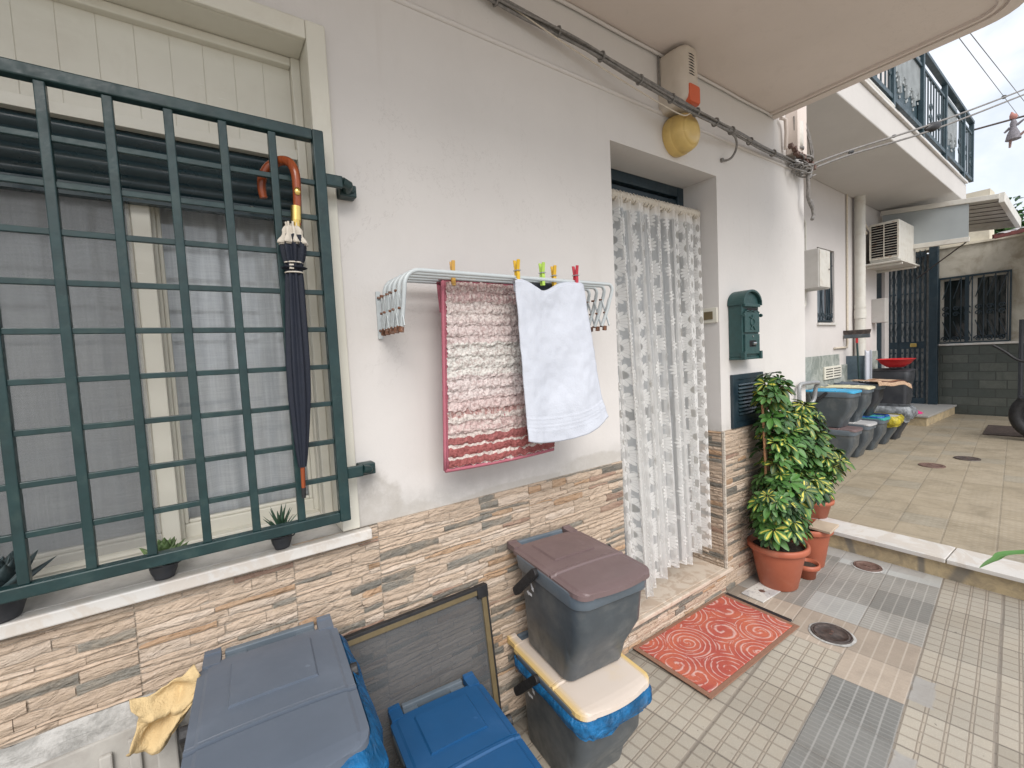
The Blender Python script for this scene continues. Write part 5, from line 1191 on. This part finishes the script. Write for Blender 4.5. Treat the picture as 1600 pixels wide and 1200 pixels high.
for k in range(6):
    x=8.165+k*.16; zf=lambda y,x=x:3.03+.105*(y+.28)-.14*(x-8.)-.010
    b.add([Q(x,-.27,zf(-.27)),Q(x+.014,-.27,zf(-.27)),Q(x+.014,.8,zf(.8)),Q(x,.8,zf(.8))],[(0,1,2,3)])
b.build('slat_gap',M['iron'],t,solid=.004)
b=MB(); b.tube([Q(8.05,.0,2.57),Q(9.2,.75,2.30)],.008,5); b.build('stay',M['iron'],t)
# porch step and accordion gate
t=thing('porch_step','grey marble topped step below the folding gate','step',(8.4,.45,.118))
b=MB(); b.box(0,1.58,.0,1.2,.0,.125); b.build('step_base',M['riser'],t); b=MB(); b.box(-.02,1.58,-.025,1.2,.126,.152); b.build('step_top',mat('grey marble',None,(.36,.35,.33),.5),t,.004)
gt=thing('folding_gate','tall dark blue-green folding security gate on the porch step','gate',(9.9,.70,.27))
def gate_panel(y0,y1):
    n=6
    for k in range(n):
        b=MB(); y=y0+(y1-y0)*k/(n-1); b.box(-.012,.012,y-.014,y+.014,.02,2.50); b.build('gate_bar',M['blue_metal'],gt)
    b=MB()
    for k in range(n-1):
        ya=y0+(y1-y0)*k/(n-1); yb_=y0+(y1-y0)*(k+1)/(n-1)
        for zz in (.1,.5,1.05,1.5,1.95,2.25): b.tube([(-.02,ya,zz),(-.02,(ya+yb_)/2,zz+.15),(-.02,yb_,zz)],.007,5); b.tube([(-.02,ya,zz+.30),(-.02,(ya+yb_)/2,zz+.15),(-.02,yb_,zz+.30)],.007,5)
        for zz in (.38,.86,1.38,1.86): b.lathe([(.0,-.02),(.016,0),(.0,.02)],(-.02,(ya+yb_)/2,zz),8)
    b.build('lattice',M['blue_metal'],gt)
    for z0,z1 in ((.93,1.05),(.0,.10),(2.44,2.52)): b=MB(); b.box(-.017,.017,y0,y1,z0,z1); b.build('gate_rail',M['blue_metal'],gt)
gate_panel(.10,.42); gate_panel(.45,.75)
b=MB(); b.box(-.045,.045,-.06,.05,0,2.66); b.build('gate_post',M['blue_metal'],gt,.006)
b=MB(); b.box(-.04,-.02,.20,.28,.96,1.02); b.build('latch',M['brass'],gt,.004)
# end house across the patio
eh=thing('courtyard_house','aged beige house with dark green stone skirting and barred window beyond the patio','house',(10.,0,0))
b=MB(); wy0,wy1,wz0,wz1=-.13,.665,1.27,2.33
b.box(0,.3,wy1,.72,0,2.80); b.box(0,.3,wy0,wy1,0,wz0); b.box(0,.3,wy0,wy1,wz1,2.80); b.box(0,.3,-4.5,wy0,0,2.80); b.box(0,.3,.72,3.,0,2.2) if False else None
b.build('wall',M['beige_wall'],eh)
b=MB(); b.box(-.02,-.0005,-4.5,.64,.10,1.225); b.build('skirting',M['darkstone'],eh)
cw=worn('cream render',(.60,.56,.46),.85,.06,4,(.4,.35,.27),3,.5,.3)
b=MB(); b.box(.05,.4,.10,3.2,2.83,3.60); b.box(-.03,.45,-4.5,.75,2.80,2.83); b.build('upper_wall',cw,eh); b=MB(); b.box(.3,.34,.72,3.4,0,2.8); b.build('porch_wall',M['cement'],eh)  # porch wall in darker grey: shade behind the gate put into its colour
b=MB(); b.box(-.04,.0,wy0-.16,wy1,1.23,1.262); b.build('window_sill',M['marble'],eh,.003)
w_=MB(); w_.box(.10,.13,wy0,wy1,wz0,wz0+.05); w_.box(.10,.13,wy0,wy1,wz1-.05,wz1); 
for y in (wy0,wy0+.36,wy0+.42,wy1-.05): w_.box(.101,.129,y,y+.05,wz0+.05,wz1-.05)
w3=w_.build('window',M['alu'],eh,.003)
b=MB(); b.box(.14,.145,wy0,wy1,wz0,wz1); b.build('pane',mat('dark green glass',None,(.015,.025,.027),.1),w3)
b=MB(); F=lambda u,z:(-.02,u,z)
for k in range(7):
    y=wy0+.02+k*.125; b.tube([F(y,wz0+.02),F(y,wz1-.02)],.008,5)
for k in range(6):
    y=wy0+.08+k*.125; scroll(b,y,wz0+.06,.045,F,1,.009); scroll(b,y,wz0+.55,.04,F,-1,.008); scroll(b,y,wz0+.46,.04,F,-1,.008)
    b.tube([F(y-.05,wz0+.1),F(y+.03,wz0+.35)],.007,5); b.tube([F(y-.05,wz1-.05),F(y+.03,wz1-.35)],.007,5)
b.box(-.03,-.01,wy0-.02,wy0,wz0,wz1); b.box(-.03,-.01,wy1-.02,wy1,wz0,wz1); b.box(-.03,-.01,wy0,wy1-.02,wz1-.03,wz1); b.box(-.03,-.01,wy0,wy1-.02,wz0-.01,wz0+.015); b.box(-.035,-.01,.30,.345,wz0,wz1)
b.build('window_bars',M['blue_metal'],w3)
# lean-to roof at the right
t=thing('lean_to_roof','rust-edged corrugated lean-to roof at the right of the beige wall','roof',(9.2,-.2,2.8))
b=MB(); b.grid(70,6,lambda u,v:Vector((-.9+1.7*v-.0,-2.6*u,.10+.20*u+.0*v-.28*(1-v)+.025*math.sin(u*2.6/.09*2*PI*.5)))); b.build('sheet',M['roofsheet'],t,solid=.006)
b=MB(); bar(b,(-.9,0,-.20),(-.9,-2.6,.0),.04,.04); bar(b,(.8,0,.09),(-.9,0,-.19),.04,.05); bar(b,(0,0,-.06),(0,-2.6,.13),.05,.04); bar(b,(-.5,0,-.13),(-.5,-2.6,.05),.05,.04); b.build('rafters',worn('rust red frame',(.16,.05,.045),.7,.2,20),t)
# antenna mast, hanging doll, sky things
wire('antenna_mast','thin tall antenna mast against the sky at the right edge','x',(0,0,0),0,.0,M['galv']) if False else None
def mast(d0,d1,x,name,lab,cat,r,mt):
    a=alongr(Vector(d0),x); c=alongr(Vector(d1),x); b=MB(); b.tube([(0,0,c.z-a.z if False else (k/6)*(a.z-c.z)) for k in range(7)],r,8)
    for k in range(5): b.tube([(0,0,(k+.5)/5*(a.z-c.z)),(0,0,(k+.5)/5*(a.z-c.z)+.08)],r*1.5,8)
    o=b.build(name,mt); o.location=(c.x,c.y,c.z); return tag(o,lab,cat)
mast((.953,.103,.285),(.955,.103,.145),16,'antenna_mast','thin jointed antenna mast standing against the sky at the right','antenna mast',.035,M['galv'])
dl=alongr(Vector((.950,.1175,.283)),9.6)
t=thing('wind_doll','faded rag doll in pink and grey hanging from a rod at the balcony end','doll',tuple(dl))
b=MB(); b.tube([(0,0,.22),(0,0,.10),(0,0,.0),(0,0,-.12),(0,0,-.26)],[.02,.06,.05,.10,.13],10); b.tube([(0,.05,.02),(0,.14,-.06)],[.03,.02],8); b.tube([(0,-.05,.04),(0,-.16,.12)],[.03,.02],8); b.build('dress',cloth('faded grey cloth',(.20,.19,.21),.6,22),t)
b=MB(); b.lathe([(0,-.07),(.05,-.05),(.07,0),(.05,.05),(0,.07)],(0,0,.24),14); b.tube([(0,.02,.28),(0,.03,.36)],[.05,.01],8); b.build('head',cloth('faded pink cloth',(.42,.20,.17),.5,30),t)
b=MB(); b.tube([(0,.04,-.22),(0,.05,-.42)],[.03,.02],7); b.tube([(0,-.08,-.22),(0,-.22,-.10)],[.03,.02],7); b.build('leg',cloth('faded brown cloth',(.3,.2,.18),.2,14),t)
b=MB(); p0=Vector((9.35,.30,4.33))-dl; b.tube([p0,Vector((0,0,.12)),Vector((0,0,.12))+(Vector((0,0,.12))-p0)*.7],.013,6); b.build('rod',M['iron'],t)
for ch in t.children:
    if ch.name[:3]!='rod': ch.scale=(.62,.62,.62)
# trees in the distance
def tree(loc,h,rx,label,seed):
    t=thing('tree',label,'tree',loc,0,'trees beyond the courtyard'); rr=random.Random(seed)
    b=MB(); b.tube([(0,0,0),(.1,0,h*.4),(-.05,.1,h*.75),(0,0,h*.95)],[.14,.11,.07,.02],8); pts=[]
    for k in range(9):
        a=rr.uniform(0,6.28); z=h*rr.uniform(.45,.8); e=(rx*.8*math.cos(a),rx*.8*math.sin(a),z+h*.15); b.tube([(0,0,z),(e[0]*.5,e[1]*.5,z+h*.1),e],[.05,.035,.012],6); pts.append(e)
    b.build('trunk',M['bark'],t); b=MB()
    for e in pts+[(0,0,h*.9)]:
        for i in range(190):
            q=Vector((rr.gauss(0,.32),rr.gauss(0,.32),rr.gauss(0,.26)))*rx; c=Vector(e)+q; d=Vector((rr.uniform(-1,1),rr.uniform(-1,1),rr.uniform(-.6,.6))).normalized(); leaflet(b,c,d,.16,.045,Vector((0,0,1)),.3,(rr.random(),0,0))
    b.build('crown',M['leaf'],t); return t
tree((17.5,-.35,0),4.45,1.0,'leafy green tree rising above the lean-to roof',2); tree((15.5,.75,0),4.35,.8,'smaller green tree just behind the cream wall end',6)
# ---------------------------------------------------------------- neighbour's bins and things
def nbin(label,lid,x,y,z,rz=0,**k):
    a=k.pop('sc_',(1,1,1)); k['sc_']=(a[0]*.94,a[1],a[2]*1.085); t=bin_(BN,label,lid,(x,y,z),rz,group='bins along the neighbour wall',**k); nb(t); return t
nbin('dark grey bin with brown lid, lower one of the stack nearest the schefflera','lid_brown',5.40,.50,.12,R(1),mark=False)
nbin('dark grey bin with bright blue lid, on top of the brown-lidded bin','lid_cyan',5.40,.51,.508,R(-2),mark=False)
nbin('dark grey bin with light grey lid, lower one of the second stack','lid_lgrey',5.86,.50,.12,R(-1),mark=False)
nbin('dark grey bin with cream lid, upper one of the second stack','lid_cream',5.88,.52,.508,R(2),mark=False)
nbin('dark bin with teal lid in the row by the neighbour wall','lid_teal',6.35,.50,.12,R(1),mark=False)
nbin('black bin under the striped brown rug, behind the cream-lidded bin','lid_grey',6.38,.54,.508,R(1),body='blackbin',mark=False,handle=False)
nbin('small dark bin with yellow bag over its rim','lid_lgrey',6.78,.47,.12,R(2),mark=False,sc_=(.9,.85,.9),handle=False)
nbin('small black bin wrapped in a clear grey bag','blackbin',7.18,.46,.12,R(-2),mark=False,sc_=(.95,.9,1.05),body='blackbin',handle=False)
nbin('tall black lidded bin with the red bowl on it, last of the row','blackbin',7.66,.56,.12,R(1),mark=False,sc_=(1.35,1.05,2.25),body='blackbin',rim='blackbin',handle=False)
nb(bag('bin_bag','yellow bag over the rim of a small dark bin by the porch step',M['bag_yellow'],(6.78,.47,.12),0,.27,.36,.345,.12,21,0,1,.03,wave=1.6))
nb(bag('bin_bag','clear grey bag crumpled over the small black bin',M['bag_clear'],(7.18,.46,.12),0,.29,.39,.42,.18,27,0,1,.04,wave=2.6))
nb(bag('bin_bag','deep blue bag edge under the black bin with the striped rug',M['bag_dblue'],(6.38,.53,.12),0,.292,.41,.392,.05,29,.4,1.1,.012))
t=thing('rug','beige rug with brown stripes draped over a black bin','rug',(6.36,.37,.905),R(-38))
b=MB()
def rg(u,v):
    x=-.17+.36*u; s_=-.40*(v)+.22
    y=s_; z=.012
    if s_<-.13: z=.012-(-.13-s_)*1.0*(1.); y=-.13-(-.13-s_)*.15
    return Vector((x+.05*v,y-.005*math.sin(u*8),z-.06*max(0,u-.8)*3+.006*math.sin(u*11)))
def rgc(u,v):
    e=min(u,1-u,v,1-v); return (.10,.045,.03) if .10<e<.14 or .22<e<.25 else ((.34,.16,.08) if .14<e<.22 else (.52,.37,.25))
b.grid(30,50,rg,None,True,rgc); b.build('fabric',M['rug'],t,solid=.006); nb(t)
t=thing('basin','red plastic bowl on top of the tall black bin','bowl',(7.56,.50,1.01),0)
b=MB(); b.lathe([(0,.0),(.10,.002),(.17,.05),(.215,.105),(.23,.108),(.225,.112),(.208,.108),(.165,.055),(.09,.008),(0,.006)],(0,0,0),36,1,.9); b.build('bowl',M['red_pl'],t); nb(t)
t=thing('broom','grey broom standing head up with a green handle against the neighbour wall','broom',(6.62,.66,.12))
b=MB(); b.box(-.02,.02,-.13,.13,1.30,1.345); b.build('broom_head',M['binbody'],t,.006)
b=MB()
for k in range(26):
    y=-.12+k*.0096; b.tube([(0,y,1.343),(0,y*1.15,1.40)],[.010,.008],5)
b.build('bristles',M['iron'],t); b=MB(); b.tube([(0,0,1.30),(0,0,1.24)],.014,8); b.build('socket',M['red_pl'],t); b=MB(); b.tube([(0,0,1.27),(.01,-.06,.0)],.011,8); b.build('broom_handle',M['green_metal'],t); nb(t)
t=thing('dustpan','blue-grey dustpan and white rag leaning by the broom','dustpan',(6.72,.70,.9))
b=MB(); b.box(-.01,.01,-.10,.10,.0,.30); b.box(-.04,-.011,-.10,-.09,.0,.25); b.build('pan',worn('blue-grey plastic',(.09,.13,.16),.5),t,.004); b=MB(); b.grid(10,14,lambda u,v:Vector((-.03+.01*math.sin(u*6),-.17+.07*u,.36-.40*v+.01*math.sin(u*9)))); b.build('rag',M['towel'],t,solid=.004); nb(t)
t=thing('floor_cloth','crumpled pink cloth on the porch step','cloth',(8.62,.60,.272))
b=MB(); b.grid(20,20,lambda u,v:Vector(((u-.5)*.14,(v-.5)*.11,.04*math.sin(PI*u)*math.sin(PI*v)+.015*noise.noise((u*6,v*6,2))))); b.build('cloth',M['pink'],t)
# parked scooter / motorcycle front at the right edge
sx=7.0
mb_=thing('motorcycle','black motorcycle parked at the right edge with its handlebar turned','motorcycle',(7.85,-.70,.119),R(-90))
def V3(x,y,z): return (x,y,z)
b=MB(); n=36; b.tube([(.0+.24*math.cos(a)*1.,0,.30+.24*math.sin(a)) for a in [2*PI*k/n for k in range(n)]],.062,12,closed=True); wh=b.build('wheel',M['black'],mb_)
b=MB(); b.tube([(.17*math.cos(a),0,.30+.17*math.sin(a)) for a in [2*PI*k/n for k in range(n)]],.014,8,closed=True)
for k in range(5): a=2*PI*k/5; b.tube([(0,0,.30),(.17*math.cos(a),0,.30+.17*math.sin(a))],.012,6)
b.tube([(0,-.06,.30),(0,.06,.30)],.035,12); b.build('rim',M['chrome'],wh)
b=MB()
for y in (-.09,.09): b.tube([(0,y,.30),(.20,y,.80)],.022,8)
b.tube([(.20,-.10,.78),(.20,.10,.78)],.03,8); b.build('fork',M['iron'],mb_)
b=MB(); b.tube(poly([(-.46,.18,1.13),(-.36,.16,1.05),(-.22,.12,.93),(.0,.06,.92),(.12,-.1,.93),(.16,-.36,.95)],4),.014,8); b.build('handlebar',M['black'],mb_)
for y in (-.30,.30):
    b=MB(); b.tube([(-.02,y*.5,.93),(-.06,y*.7,1.08)],.007,6); b.box(-.075,-.05,y*.7-.055,y*.7+.055,1.06,1.13); b.build('mirror',M['black'],mb_,.01)
b=MB(); b.tube([(-.02,0,.78),(.06,0,.78),(.20,0,.79)],[.085,.095,.05],16); b.build('headlight',M['blackbin'],mb_)
b=MB(); b.tube([(-.14,0,.55) if False else (-.20,0,.50),(0,0,.60),(.18,0,.54)],[.07,.085,.06],10,sq=.5); b.build('mudguard',M['blackbin'],mb_)
b=MB(); rings=[]
for x,w,z0,z1 in ((.25,.10,.45,.75),(.45,.20,.35,.88),(.70,.24,.32,.92),(.95,.22,.38,.80),(1.35,.20,.50,.80),(1.7,.10,.62,.78)): rings.append([(x,u,(z0+z1)/2+v) for u,v in rrect(w,z1-z0,.04,4)])
loft(b,rings,True,True); b.build('body',M['blackbin'],mb_)
b=MB(); b.tube([(1.25+.22*math.cos(a),0,.30+.22*math.sin(a)) for a in [2*PI*k/n for k in range(n)]],.07,12,closed=True); b.tube([(1.25,-.1,.3),(1.25,.1,.3)],.05,10); b.build('wheel',M['black'],mb_)
b=MB(); b.tube([(.75,.12,.35),(.80,.22,.0)],.012,6); b.build('kickstand',M['iron'],mb_)
t=thing('wooden_pole','short dark pole leaning by the beige wall behind the motorcycle','pole',(9.55,-.30,.12))
b=MB(); b.tube([(0,0,0),(.02,0,1.45)],.025,8); b.build('pole',M['blackbin'],t)
